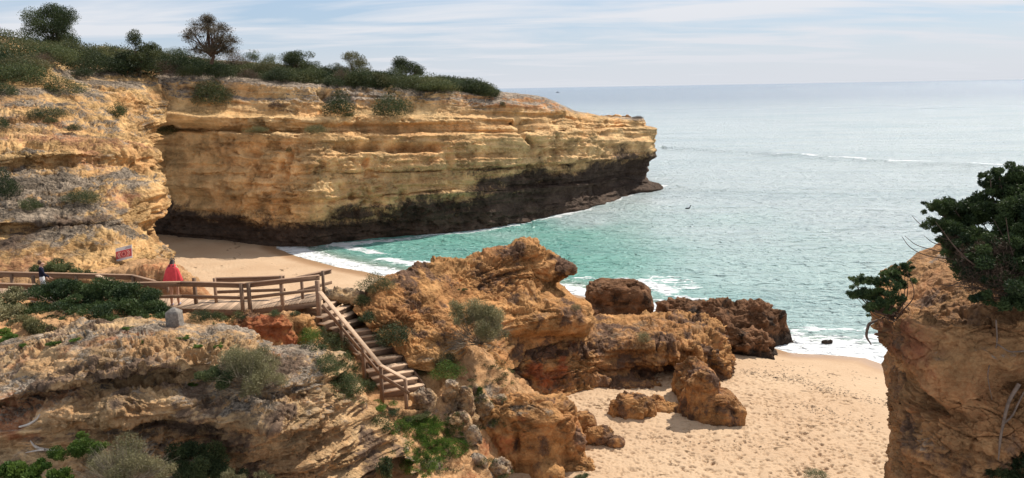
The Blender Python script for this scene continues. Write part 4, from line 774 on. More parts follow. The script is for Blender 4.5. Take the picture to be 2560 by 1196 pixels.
for k, (px, py, Y, w, h, sq, lab) in enumerate([
    (1128, 1030, 24.6, .62, .95, .85, 'tall grey knob of rock nearest the bottom post of the stairs'), (1165, 1035, 24.6, .6, .85, .8, 'rounded grey rock leaning on the tall knob'),
    (1185, 992, 25.6, .26, .55, .9, 'small upright grey stone standing by itself'), (1150, 1078, 24.0, .8, .6, .8, 'dark crusted grey rock above the green patch'),
    (1205, 1030, 25.2, .62, .55, .85, 'pale tan lump right of the tall knob'), (1250, 1025, 25.8, .62, .5, .8, 'round brown boulder with a shaded side'),
    (1290, 1035, 26.2, .8, .42, .8, 'low brown stone next to the round boulder'), (1060, 1018, 24.2, .8, .55, .9, 'dark pointed mound of rock beside the last step'),
    (1180, 1098, 23.9, .55, .4, .85, 'grey stone low over the green patch'), (1190, 1170, 23.3, .7, .4, .85, 'knobbly grey brown rock under the green patch'),
    (1130, 1190, 22.8, .6, .35, .85, 'small tan rock at the bottom edge below the green patch'), (1250, 1180, 23.6, .7, .35, .85, 'crusted rock at the bottom edge left of the boulder'),
    (1105, 1150, 23.2, .5, .35, .85, 'small grey rock in the middle of the bright plants')]):
    rock_blob('boulder', [(px, py, Y, w, w * .85, h, sq)], M['near_rock'], lab, 'boulder', gr, 350 + k * 7, mask_fn=mk(0.42, 0, 0.1), rel=dict(rough=0.13 * min(1, w), rf=2.2, pits=0.05, pf=4, fine=0.03, ff=8), step=2.0)
rock_blob('ledge_rock', [(860, 748, 28.3, 1.6, .9, .28, 0.8), (825, 742, 28.6, .9, .7, .25, .8)], M['near_rock'], 'flat broken ledge of rock behind the top of the stairs', seed=471, mask_fn=mk(0.3, 0, 0.1), rel=dict(rough=0.12, rf=3, lay=.06))
rock_blob('red_rock', [(665, 865, 22.6, 1.6, 1.2, .85, 0.8), (735, 840, 23.2, 1.1, 1.0, .55, .8), (600, 850, 22.8, 1.0, .9, .6, .85)], M['orange_rock'], 'crumbling red brown rock under the boardwalk', seed=481, mask_fn=mk(-0.1, 0.3, 0.05), rel=dict(rough=0.16, rf=2.2, pits=.1, pf=3.5))
rock_blob('surf_rock', [(2068, 858, 41.8, .62, .4, .12, 0.9)], M['brown_rock'], 'small dark rock awash in the white foam', seed=491, mask_fn=mk(-0.2, -0.2, 0.8), rel=dict(rough=0.08, rf=3))
loose = 'loose stones lying on the foreground slab'
for k, (px, py, w, lab) in enumerate([(70, 912, .22, 'pale loose stone near the left end of the slab'), (262, 905, .26, 'white angular stone in the middle of the slab'), (25, 908, .2, 'small pale stone at the far left of the slab'), (330, 840, .2, 'grey stone up near the crest of the slab')]):
    h_ = hit(px, py)
    if h_ is not None:
        rock_blob('stone', [(px, py + 3, h_[1], w, w * .8, w * .35, .85)], M['near_rock'], lab, 'stone', loose, 500 + k * 5, mask_fn=mk(0.2, -.5, -.5), rel=dict(rough=0.02, rf=5, pits=.01, pf=8, fine=.006, ff=14, lay=0), step=1.2)

# ================================================================== timber
def wood_mat(name, col, rough=0.8):
    m, N, L, b = new_mat(name); tc = N.new('ShaderNodeTexCoord'); v = tc.outputs['Object']
    at = N.new('ShaderNodeAttribute'); at.attribute_name = 'mask'; sp = N.new('ShaderNodeSeparateColor'); L.new(at.outputs['Color'], sp.inputs[0])
    f = ramp(N, L, nz(N, L, v, 5, 8, 0.7, (1, 1, 4)), 0.3, 0.7)
    c = mixc(N, L, f, tuple(0.72 * x for x in col), col)
    hs = N.new('ShaderNodeHueSaturation'); L.new(c, hs.inputs['Color']); L.new(ramp(N, L, sp.outputs[0], 0, 1, 0.66, 1.32), hs.inputs['Value'])
    L.new(hs.outputs[0], b.inputs['Base Color']); b.inputs['Roughness'].default_value = rough; b.inputs['Specular IOR Level'].default_value = 0.3
    bp = N.new('ShaderNodeBump'); bp.inputs['Distance'].default_value = 0.01; L.new(nz(N, L, v, 18, 6, 0.7), bp.inputs['Height']); L.new(bp.outputs[0], b.inputs['Normal'])
    return m
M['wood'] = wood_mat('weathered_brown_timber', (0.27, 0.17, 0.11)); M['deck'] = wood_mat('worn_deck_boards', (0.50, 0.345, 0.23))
class Boxes:
    def __init__(s): s.V, s.F, s.T = [], [], []
    def beam(s, a, b, w, h, up=(0, 0, 1), tone=None):
        """box from a to b, w across, h along up (a, b on the centre line)"""
        a = np.asarray(a, float); b = np.asarray(b, float); d = b - a; d /= np.linalg.norm(d) + 1e-9; up = np.asarray(up, float)
        x = np.cross(d, up); x /= np.linalg.norm(x) + 1e-9; u = np.cross(x, d); k = sum(len(v) for v in s.V); c = min(w, h) * 0.12
        prof = [(-w / 2 + c, -h / 2), (w / 2 - c, -h / 2), (w / 2, -h / 2 + c), (w / 2, h / 2 - c), (w / 2 - c, h / 2), (-w / 2 + c, h / 2), (-w / 2, h / 2 - c), (-w / 2, -h / 2 + c)]
        V = [e + x * p + u * q for e in (a, b) for p, q in prof]; s.V.append(np.array(V))
        n = 8
        for i in range(n): s.F.append((k + i, k + (i + 1) % n, k + n + (i + 1) % n, k + n + i))
        for o_, r in ((0, 1), (n, -1)):
            for q in ((0, 1, 2, 3), (0, 3, 4, 7), (4, 5, 6, 7)):
                f = [k + o_ + i for i in q]; s.F.append(tuple(f[::-1] if r > 0 else f))
        s.T.append(np.full(16, tone if tone is not None else random.random()))
    def build(s, name, mat, parent=None):
        V = np.vstack(s.V); t = np.concatenate(s.T); m = np.stack([t, t, t], 1)
        return mesh_obj(name, V, s.F, mat, parent, smooth=False, mask=m)
def empty(name, loc, label=None, cat=None, group=None):
    o = bpy.data.objects.new(name, None); C.objects.link(o); o.empty_display_size = 0.3; o.location = tuple(loc)
    return set_label(o, label, cat, group)
def rebase(root, loc):
    # the empty goes to the thing's base, its meshes stay where they are
    root.location = tuple(loc); T = Matrix.Translation(-Vector(tuple(float(v) for v in loc)))
    for c in root.children:
        c.data.transform(T)
        for g in c.children: g.data.transform(T)
def post(parent, px, pyb, zb, pyt=None, w=0.10, h=None, mat='wood'):
    a = PZ(px, pyb, zb); top = PY(px, pyt, a[1])[2] if pyt is not None else zb + h
    b = Boxes(); b.beam(a + np.array([0, 0, -0.35]), np.array([a[0], a[1], top]), w, w, (0.3, 1, 0)); b.build('post', M[mat], parent); return np.array([a[0], a[1], top])
def rail(parent, pts, w=0.05, h=0.14, flat=False, name='rail', cap=True):
    for a, b in zip(pts[:-1], pts[1:]):
        q = Boxes(); q.beam(a, b, w, h, tone=0.45)
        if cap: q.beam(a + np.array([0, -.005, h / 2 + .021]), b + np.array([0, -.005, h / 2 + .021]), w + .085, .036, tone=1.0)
        q.build(name, M['wood'], parent)
DZ = 6.7
bw = empty('boardwalk', (0, 0, 0), 'brown timber boardwalk with handrails curving along the slope to the stairs', 'boardwalk')
nearE = [PZ(-120, 752, DZ), PZ(160, 757, DZ), PZ(408, 763, DZ), PZ(458, 771, DZ), PZ(618, 774, DZ), PZ(802, 751, DZ)]
farE = [PZ(-120, 715, DZ), PZ(160, 724, DZ), PZ(408, 741, DZ), PZ(500, 750, DZ), PZ(640, 751, DZ), PZ(818, 731, DZ)]
def lerp_poly(P, t):
    k = t * (len(P) - 1); i = min(int(k), len(P) - 2); return P[i] * (1 - (k - i)) + P[i + 1] * (k - i)
dk = Boxes(); NB = 132
for i in range(NB):
    t = (i + .5) / NB; a = lerp_poly(nearE, t); b = lerp_poly(farE, t); d = (b - a); 
    L_ = np.linalg.norm(lerp_poly(nearE, (i + 1) / NB) - lerp_poly(nearE, i / NB)) * 0.93
    dk.beam(a - d * 0.03 + [0, 0, -.018], b + d * .03 + [0, 0, -.018], L_, 0.036)
dk.build('deck', M['deck'], bw)
fs = Boxes()
for P in (nearE, farE):
    for a, b in zip(P[:-1], P[1:]): fs.beam(a + [0, 0, -.13], b + [0, 0, -.13], .05, .19, tone=.35)
fs.build('edge_beam', M['wood'], bw)
def rail_run(pts_px, z_off, posts=(), w=.05, low=0.42):
    top = [np.array(p, float) for p in pts_px]
    rail(bw, [p + [0, 0, -.11] for p in top], w)
    if low: rail(bw, [p + [0, 0, -.11 - low] for p in top], w, .11, cap=False)
tp = lambda P, h=0.95: P + np.array([0, 0, h])
nt_ = [PY(262, 697, 26.6), PY(290, 706, 26.4), tp(PZ(408, 764, DZ), .97), tp(nearE[3], .97), tp(nearE[4], .95), tp(nearE[5], .94)]
nt_ = [p + np.array([0.02, -0.06, 0]) for p in nt_]
rail_run([nt_[1], nt_[3], nt_[4], nt_[5]], 0)
q = Boxes(); q.beam(PY(243, 689, 27.4), PY(288, 707, 26.3), .14, .04, tone=1.0); q.build('rail', M['deck'], bw)
for (px, pyb) in ((492, 775), (609, 792), (627, 791), (708, 778)): post(bw, px, pyb, DZ - .22, h=1.15, w=.11)
post(bw, 799, 802, 6.18, h=1.42, w=.13)
rail_run([PY(-120, 704, 27.0), PY(94, 711, 27.2)], 0); post(bw, 90, 752, DZ, h=.93); post(bw, -40, 750, DZ, h=.93)
ft_ = [PY(-120, 680, 29.6), PY(330, 690, 29.4), PY(388, 705, 29.2), PY(520, 748, 30.6)]
rail(bw, [p - [0, 0, .07] for p in ft_], .05, .16)
rail(bw, [p - [0, 0, .52] for p in ft_], .05, .12, cap=False)
for px, y_, pt in ((28, 29.5, 686), (190, 29.4, 690), (332, 29.35, 692), (420, 29.5, 716)):
    b = Boxes(); t_ = PY(px, pt, y_); b.beam(t_ - [0, 0, 1.3], t_, .10, .10, (0.3, 1, 0)); b.build('post', M['wood'], bw)
rail_run([PY(537, 695, 28.1), PY(711, 689, 28.3)], 0); post(bw, 541, 757, DZ, 696, .09); post(bw, 706, 752, DZ, 690, .09)
rail_run([PY(742, 693, 28.0), PY(827, 672, 29.4)], 0); post(bw, 757, 747, DZ, 692, .09); post(bw, 810, 735, DZ, 678, .09)

st = empty('staircase', (0, 0, 0), 'wooden staircase with one handrail leading down the sandy slope to the beach', 'stairs')
SL = [(809, 771), (807, 794), (813, 811), (832, 822), (855, 836), (866, 849), (880, 862), (893, 886), (912, 905), (922, 930), (934, 947), (945, 963), (961, 981)]
SR = [(857, 744), (884, 761), (895, 780), (909, 797), (947, 820), (957, 835), (969, 850), (983, 867), (1005, 890), (1019, 910), (1032, 928), (1043, 946), (1060, 963)]
NS = len(SL)
for i in range(NS):
    z = 6.55 - (6.55 - 4.33) * i / (NS - 1); a = PZ(*SL[i], z); b = PZ(*SR[i], z); d = (b - a) / np.linalg.norm(b - a); back = np.array([-d[1], d[0], 0])
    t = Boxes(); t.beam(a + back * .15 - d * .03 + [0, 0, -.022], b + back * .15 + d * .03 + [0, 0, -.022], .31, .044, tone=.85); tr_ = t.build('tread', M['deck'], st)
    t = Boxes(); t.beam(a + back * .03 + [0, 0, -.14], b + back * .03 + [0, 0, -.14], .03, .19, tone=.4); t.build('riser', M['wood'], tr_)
for S_ in (SL, SR):
    t = Boxes(); z0, z1 = 6.55, 4.33
    P = [PZ(*S_[i], z0 - (z0 - z1) * i / (NS - 1)) for i in (0, 4, 8, NS - 1)]
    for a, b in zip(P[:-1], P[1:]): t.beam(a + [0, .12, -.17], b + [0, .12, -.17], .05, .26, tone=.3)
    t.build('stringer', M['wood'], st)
hp = [PY(800, 731, 26.55)]
for px, pyb, zb, pyt in ((855, 856, 5.55, 803), (910, 924, 5.0, 868), (955, 984, 4.5, 915), (1016, 1013, 4.22, 949)):
    hp.append(post(st, px, pyb, zb, pyt, .10))
top = [p + np.array([0.0, -.03, .03]) for p in hp]
q = Boxes()
for a, b in ((top[0], top[3]), (top[3], top[4])): q.beam(a, b, .15, .045, tone=.9)
q.build('handrail', M['deck'], st)
low = [PY(805, 763, hp[0][1] - .03), PY(855, 821, hp[1][1] - .07), PY(910, 886, hp[2][1] - .07), PY(955, 941, hp[3][1] - .07), PY(1022, 983, hp[4][1] - .07)]
q = Boxes()
for a, b in zip(low[:-1], low[1:]): q.beam(a, b, .045, .11, tone=.5)
q.build('rail', M['wood'], st)
rebase(bw, PZ(500, 765, DZ) - [0, 0, 1.2]); rebase(st, PZ(1016, 1000, 4.2))
reg(np.vstack([lerp_poly(nearE, t) * (1 - k) + lerp_poly(farE, t) * k for t in np.linspace(0, 1, 200) for k in np.linspace(0, 1, 8)]))

# ================================================================== people
def skin_mesh(name, joints, bones, mat, parent, sub=2, root=0):
    """joints: (x, y, z, rx, ry)"""
    me = bpy.data.meshes.new(name); me.from_pydata([j[:3] for j in joints], bones, [])
    tmp = bpy.data.objects.new(name + '_tmp', me); C.objects.link(tmp)
    md = tmp.modifiers.new('s', 'SKIN'); md.use_smooth_shade = True
    for i, j in enumerate(joints): me.skin_vertices[0].data[i].radius = (j[3], j[4] if len(j) > 4 else j[3]); me.skin_vertices[0].data[i].use_root = (i == root)
    s2 = tmp.modifiers.new('u', 'SUBSURF'); s2.levels = sub; s2.render_levels = sub
    dg = bpy.context.evaluated_depsgraph_get(); m2 = bpy.data.meshes.new_from_object(tmp.evaluated_get(dg)); bpy.data.objects.remove(tmp, do_unlink=True)
    m2.name = name; m2.materials.clear(); m2.materials.append(mat)
    for p in m2.polygons: p.use_smooth = True
    o = bpy.data.objects.new(name, m2); C.objects.link(o)
    if parent: o.parent = parent
    return o
M['skin'] = plain('skin', (0.55, 0.32, 0.22), 0.6, 0.06); M['coral'] = plain('coral_towelling', (0.72, 0.075, 0.085), 0.9, 0.12, 5)
M['navy'] = plain('navy_knit', (0.012, 0.014, 0.035), 0.9, 0.2, 8); M['white_cloth'] = plain('white_cotton', (0.72, 0.73, 0.76), 0.9, 0.06)
M['hair_dark'] = plain('dark_hair', (0.022, 0.012, 0.010), 0.5, 0.3, 20); M['hair_brown'] = plain('brown_hair', (0.10, 0.055, 0.03), 0.6, 0.3, 20); M['shoe'] = plain('grey_shoe', (0.30, 0.30, 0.40), 0.7)
M['black'] = plain('black_plastic', (0.015, 0.015, 0.018), 0.3)
def hand_joints(J, E, wrist_i, base, d, side):
    """palm and five separate curled fingers; d = pointing direction, side = across the palm"""
    d = Vector(d).normalized(); s = Vector(side).normalized(); n = d.cross(s); base = Vector(base)
    p = len(J); J.append((*(base + d * .045), .030, .014)); E.append((wrist_i, p))
    for k, (off_, ln) in enumerate(((-.028, .062), (-.009, .075), (.010, .070), (.028, .055))):
        r = base + d * .085 + s * off_; a = len(J); J.append((*r, .0095, .0095)); E.append((p, a))
        m1 = r + d * ln * .55 + n * .012; J.append((*m1, .0085, .0085)); E.append((a, a + 1)); m2 = m1 + d * ln * .40 + n * .022; J.append((*m2, .007, .007)); E.append((a + 1, a + 2))
    a = len(J); J.append((*(base + d * .035 + s * -.040), .011, .011)); E.append((p, a)); J.append((*(base + d * .075 + s * -.058 + n * .008), .009, .009)); E.append((a, a + 1))
def person(loc, yaw, H, bow, arms, legs, label):
    """figure about H tall, facing +Y before the turn; arms: two (elbow, wrist); legs: two foot positions (m, for H = 1.7)"""
    root = empty('person', (0, 0, 0), label, 'person')
    k = H / 1.7
    J = [(0, 0, .93, .125, .09), (0, .005, 1.08, .115, .085), (0, .0, 1.25, .135, .095), (0, .0, 1.40, .10, .075), (0, .01 + bow * .1, 1.48, .05, .05),
         (0, .02 + bow * .35, 1.56 - bow * .1, .073, .085), (0, .02 + bow * .6, 1.645 - bow * .22, .074, .088), (0, .095 + bow * .75, 1.575 - bow * .3, .03, .035), (0, .118 + bow * .78, 1.585 - bow * .33, .012, .012)]
    E = [(0, 1), (1, 2), (2, 3), (3, 4), (4, 5), (5, 6), (5, 7), (7, 8)]
    top_i, leg_i = [], []
    for s, (el, wr), ft in ((-1, arms[0], legs[0]), (1, arms[1], legs[1])):
        a = len(J); J += [(s * .145, -.005, 1.40, .052, .052), (*el, .042, .042), (*wr, .026, .022)]; E += [(3, a), (a, a + 1), (a + 1, a + 2)]
        dd = Vector(wr) - Vector(el); hand_joints(J, E, a + 2, wr, dd, (0, 1, 0)); top_i.append((s, el, wr))
        b = len(J); kn = ((s * .09 + ft[0]) / 2, ft[1] * .5 + .02, .48)
        J += [(s * .09, 0, .86, .088, .088), (*kn, .058, .058), (kn[0] * .5 + ft[0] * .5, ft[1] * .75 - .015, .31, .053, .055), (ft[0], ft[1] - .01, .085, .036, .038), (ft[0] + s * .005, ft[1] + .05, .035, .038, .026), (ft[0] + s * .012, ft[1] + .135, .025, .038, .02)]
        E += [(0, b), (b, b + 1), (b + 1, b + 2), (b + 2, b + 3), (b + 3, b + 4), (b + 4, b + 5)]; leg_i.append((s, kn, ft))
    skin_mesh('body', J, E, M['skin'], root, 2)
    root.location = loc; root.rotation_euler = (0, 0, yaw); root.scale = (k, k, k)
    return root, top_i, leg_i
def shorts(root, leg_i, mat, bottom, name='shorts', r=.10, r2=.10):
    J = [(0, 0, .95, .150, .112), (0, 0, 1.12, .138, .104)]; E = [(0, 1)]
    for s, kn, ft in leg_i:
        a = len(J); J.append((s * .092, 0, .84, r + .005, r)); E.append((0, a))
        if bottom > .5: J.append((s * .095, .01, bottom, r2, r2)); E.append((a, a + 1))
        else:
            J.append((kn[0], kn[1], .48, .075, .078)); E.append((a, a + 1)); J.append((ft[0], ft[1] - .01, bottom, .062, .062)); E.append((a + 1, a + 2))
    return skin_mesh(name, J, E, mat, root, 2)
def shoes(root, leg_i, mat):
    for s, kn, ft in leg_i:
        skin_mesh('shoe', [(ft[0], ft[1] - .03, .05, .045, .045), (ft[0] + s * .006, ft[1] + .05, .042, .047, .036), (ft[0] + s * .014, ft[1] + .15, .035, .045, .03)], [(0, 1), (1, 2)], mat, root, 2)
# girl in the coral poncho, seen from behind, looking down at the beach
p1 = PZ(439, 764, DZ)
g1, ti, li = person(p1, R(8), 1.68, .30, [((-.20, .02, 1.12), (-.19, .10, .90)), ((.20, .02, 1.12), (.20, .09, .90))], [(-.11, -.02), (.11, .03)], 'person in a coral red poncho and pale shorts with long dark hair looking down')
shorts(g1, li, M['white_cloth'], .66); shoes(g1, li, M['shoe'])
def cape(root):
    nu, nv = 72, 30; u = np.linspace(0, 2 * np.pi, nu); V = []
    for j in range(nv):
        t = j / (nv - 1); z = 1.505 - .63 * t; rx = np.interp(t, [0, .12, .25, .5, 1], [.085, .168, .212, .258, .325]); ry = np.interp(t, [0, .12, .25, .5, 1], [.085, .130, .150, .170, .20])
        fold = 1 + (.075 * np.cos(u * 7 + 1.3 + 1.5 * t) + .045 * np.cos(u * 13 + t * 2)) * t ** 1.3
        V.append(np.stack([rx * fold * np.cos(u), ry * fold * np.sin(u) + .01, z + .018 * np.cos(u * 5) * t - .035 * np.abs(np.cos(u)) * (t > .1) * (1 - t)], -1))
    V = np.array(V); V[:, -1] = V[:, 0]; inner = V * np.array([.965, .955, 1]) + [0, 0, .004]
    G = np.concatenate([V, inner[::-1]], 0); mesh_obj('poncho', G, grid_faces(*G.shape[:2]), M['coral'], root)
cape(g1)
def hair(root, mat, length, bow, name='hair', wid=.125):
    J = [(0, .00 + bow * .62, 1.675 - bow * .24, .085, .10), (0, -.035 + bow * .45, 1.61 - bow * .18, .092, .088), (0, -.055 + bow * .25, 1.53 - bow * .1, .092, .065)]; E = [(0, 1), (1, 2)]
    z = 1.45
    while z > 1.53 - length: J.append((0, -.075 - (1.45 - z) * .12, z, wid * .9, .045)); E.append((len(J) - 2, len(J) - 1)); z -= .09
    return skin_mesh(name, J, E, mat, root, 2)
hair(g1, M['hair_dark'], .26, .30)
skin_mesh('sunglasses', [(-.088, .10, 1.63, .014, .012), (-.05, .175, 1.665, .02, .014), (0, .19, 1.67, .01, .01), (.05, .175, 1.665, .02, .014), (.088, .10, 1.63, .014, .012)], [(0, 1), (1, 2), (2, 3), (3, 4)], M['black'], g1, 1)
# boy in navy jumper further along the walk
p2 = PZ(112, 748, DZ)
g2, ti, li = person(p2, R(-62), 1.42, .06, [((-.23, .03, 1.12), (-.20, .16, .92)), ((.22, .10, 1.14), (.20, .30, .98))], [(-.09, -.08), (.09, .12)], 'person with brown hair in a navy jumper and white trousers standing on the boardwalk')
shorts(g2, li, M['white_cloth'], .10, 'trousers'); shoes(g2, li, M['shoe'])
def jumper(root, ti, mat):
    J = [(0, 0, .88, .165, .125), (0, .0, 1.10, .145, .112), (0, 0, 1.27, .160, .118), (0, 0, 1.40, .12, .095), (0, .008, 1.47, .066, .066)]; E = [(0, 1), (1, 2), (2, 3), (3, 4)]
    for s, el, wr in ti:
        a = len(J); w2 = tuple(Vector(wr) * .96 + Vector(el) * .04); J += [(s * .15, -.005, 1.39, .066, .066), (*el, .058, .058), (*w2, .038, .038)]; E += [(3, a), (a, a + 1), (a + 1, a + 2)]
    skin_mesh('jumper', J, E, mat, root, 2)
jumper(g2, ti, M['navy']); skin_mesh('hair', [(0, .045, 1.700, .080, .088), (0, -.010, 1.675, .097, .098), (0, -.045, 1.60, .092, .080), (0, -.05, 1.54, .07, .05)], [(0, 1), (1, 2), (2, 3)], M['hair_brown'], g2, 2)

# ================================================================== sign, marker post, driftwood, boat, bird
M['sign_white'] = plain('sign_white', (0.72, 0.70, 0.72), 0.6, 0.04); M['sign_red'] = plain('sign_red', (0.62, 0.10, 0.10), 0.6, 0.05); M['sign_pale'] = plain('sign_pale', (0.80, 0.56, 0.48), 0.6, 0.04); M['sign_grey'] = plain('sign_grey', (0.22, 0.22, 0.27), 0.6, 0.04); M['sign_dark'] = plain('sign_dark', (0.04, 0.03, 0.07), 0.6, 0.04)
def make_sign():
    root = empty('warning_sign', (0, 0, 0), 'square white and red warning sign with chevrons fixed to the yellow cliff', 'sign')
    ys_ = [hit(x, y, 8)[1] for x, y in ((292, 640), (310, 632), (326, 625))]; y_ = min(ys_) - .12
    c = [PY(289, 623, y_ + .1), PY(329, 612, y_ - .1), PY(331, 646, y_ - .15), PY(290, 655, y_ + .05)]
    o = c[3]; ux = (c[2] - c[3] + c[1] - c[0]) / 2; uy = (c[0] - c[3] + c[1] - c[2]) / 2; n = np.cross(ux, uy); n /= np.linalg.norm(n)
    if n[1] > 0: n = -n
    Pt = lambda x, y, d: o + ux * x + uy * y + n * d
    def poly(name, pts, d0, d1, mat):
        k = len(pts); V = [Pt(x, y, d1) for x, y in pts] + [Pt(x, y, d0) for x, y in pts]
        me = bpy.data.meshes.new(name); me.from_pydata([tuple(v) for v in V], [], [list(range(k)), list(range(2 * k - 1, k - 1, -1))] + [[(i + 1) % k, i, k + i, k + (i + 1) % k] for i in range(k)]); me.materials.append(mat)
        ob = bpy.data.objects.new(name, me); C.objects.link(ob); ob.parent = root; return ob
    poly('board', [(0, 0), (1, 0), (1, 1), (0, 1)], -.02, .0, M['sign_white'])
    poly('red_panel', [(0.015, .16), (.985, .16), (.985, .74), (0.015, .74)], .0, .004, M['sign_red'])
    for x0, s in ((.10, 1), (.19, 1), (.90, -1), (.81, -1)):
        poly('chevron', [(x0, .45), (x0 + s * .10, .66), (x0 + s * .135, .66), (x0 + s * .035, .45), (x0 + s * .135, .24), (x0 + s * .10, .24)][::s], .004, .008, M['sign_pale'])
    poly('triangle', [(.36, .45), (.43, .60), (.57, .60), (.64, .45), (.57, .30), (.43, .30)], .004, .007, M['sign_pale'])
    poly('triangle', [(.38, .45), (.44, .58), (.56, .58), (.62, .45), (.56, .32), (.44, .32)], .007, .009, M['sign_red'])
    poly('figure', [(.45, .35), (.48, .42), (.49, .52), (.51, .56), (.53, .52), (.54, .42), (.57, .35), (.53, .37), (.51, .42), (.49, .37)], .009, .012, M['sign_dark'])
    for y, x0, x1 in ((.90, .66, .95), (.85, .60, .95), (.80, .56, .95)): poly('text_line', [(x0, y), (x1, y), (x1, y + .025), (x0, y + .025)], .0, .004, M['sign_grey'])
    poly('text_line', [(.2, .195), (.8, .195), (.8, .215), (.2, .215)], .004, .007, M['sign_pale'])
    for x in (.2, .8):
        for y in (.3, .8): b = Boxes(); b.beam(Pt(x, y, -.02), Pt(x, y, -.02) - n * .14, .04, .04); b.build('bracket', M['sign_grey'], root)
    rebase(root, o)
make_sign()
M['concrete'] = plain('grey_concrete', (0.23, 0.205, 0.18), 0.95, 0.3, 14, 0.02)
def marker():
    h_ = hit(438, 815); y = h_[1] if h_ is not None else 20
    b_ = PY(438, 818, y); t_ = PY(438, 769, y); w = .36 * y / 20; n = 22; V = []
    hh = t_[2] - b_[2] + .25
    for j in range(n):
        t = j / (n - 1); ww = w / 2 * (1.05 - .10 * t); ww = ww if t < .86 else ww * (1 - (t - .86) / .14 * .8)
        u = np.linspace(0, 2 * np.pi, 33); e = lambda q: np.sign(q) * np.abs(q) ** .2
        x = ww * e(np.cos(u)) + b_[0]; yy = ww * .9 * e(np.sin(u)) + b_[1]; V.append(np.stack([x, yy, np.full_like(x, b_[2] - .25 + hh * t)], -1))
    V = np.array(V); P = V.reshape(-1, 3); P = P + (fbm(P, 7, 3, s=3) * .008)[:, None] * np.array([1, 1, .6]); V = P.reshape(V.shape); V[:, -1] = V[:, 0]
    V = np.concatenate([V, np.broadcast_to(V[-1].mean(0), V[-1:].shape) + [0, 0, .01]], 0)
    set_label(mesh_obj('marker_post', V, grid_faces(*V.shape[:2]), M['concrete'], smooth=True), 'short square grey stone marker post standing on the slab in front of the boardwalk', 'post')
marker()
def tube(pts, rad, n=8):
    P = np.array(pts, float); t = np.linspace(0, 1, len(P)); P = pchip(t, P, np.linspace(0, 1, len(P) * 5)); rr = np.interp(np.linspace(0, 1, len(P)), np.linspace(0, 1, len(rad)), rad)
    T = np.gradient(P, axis=0); T /= np.linalg.norm(T, axis=1, keepdims=True) + 1e-9; up = np.array([0.13, 0.2, 1.0]); X = np.cross(T, up); X /= np.linalg.norm(X, axis=1, keepdims=True) + 1e-9; Y = np.cross(T, X)
    a = np.linspace(0, 2 * np.pi, n + 1); return P[:, None] + rr[:, None, None] * (X[:, None] * np.cos(a)[None, :, None] + Y[:, None] * np.sin(a)[None, :, None])
def tubes(name, lst, mat, parent=None, n=8):
    V, F, k = [], [], 0
    for pts, rad in lst:
        g = tube(pts, rad, n); V.append(g.reshape(-1, 3)); F.append(grid_faces(*g.shape[:2]) + k); k += g.shape[0] * g.shape[1]
    return mesh_obj(name, np.vstack(V), np.vstack(F), mat, parent)
M['driftwood'] = plain('bleached_driftwood', (0.55, 0.49, 0.43), 0.85, 0.2, 12, 0.01); M['root'] = plain('grey_root', (0.17, 0.12, 0.09), 0.9, 0.3, 14, 0.01); M['bark'] = plain('bark', (0.115, 0.075, 0.055), 0.95, 0.3, 10, 0.02)
sp_ = lambda px, py, dy=0.0: (lambda h_: PY(px, py, (h_[1] if h_ is not None else 15) - dy))(hit(px, py, 9))
def lifted(lst, dy=.05):
    ys = [hit(x, y, 9) for x, y in lst]; Y = min(h_[1] for h_ in ys if h_ is not None) - dy; return [PY(x, y, Y) for x, y in lst]
set_label(tubes('driftwood', [(lifted([(76, 1102), (88, 1116), (112, 1124), (148, 1126)]), [.012, .03, .035, .015]), (lifted([(112, 1124), (96, 1126), (80, 1129), (64, 1132)]), [.03, .02, .015, .006])], M['driftwood']), 'bleached forked branch lying low on the left rock face', 'driftwood')
set_label(tubes('driftwood', [(lifted([(48, 1068), (70, 1062), (92, 1048), (100, 1036)]), [.02, .026, .02, .012])], M['driftwood']), 'short curved pale stick above the forked branch', 'driftwood')
rt = 'bare roots hanging on the right cliff'
set_label(tubes('root', [(lifted([(2196, 800), (2172, 812), (2166, 838), (2178, 862)], .03), [.02, .028, .024, .01])], M['root']), 'thin dark root curling out from the left side of the cliff under the small shrub', 'root', rt)
set_label(tubes('root', [(lifted([(2548, 960), (2520, 1010), (2508, 1060), (2500, 1105), (2496, 1150)], .04), [.03, .026, .022, .018, .008]), (lifted([(2508, 1060), (2530, 1040), (2545, 1010), (2560, 980)], .04), [.018, .016, .014, .012])], M['root']), 'thick pale forked root reaching down the cliff at the right edge', 'root', rt)
set_label(tubes('root', [(lifted([(2490, 800), (2492, 860), (2470, 930), (2480, 1000)], .02), [.012, .01, .008, .004]), (lifted([(2492, 860), (2530, 880), (2565, 878)], .02), [.01, .012, .014])], M['root']), 'fine branching root across the face of the right cliff', 'root', rt)
M['boat_paint'] = plain('boat_paint', (0.13, 0.14, 0.17), 0.5)
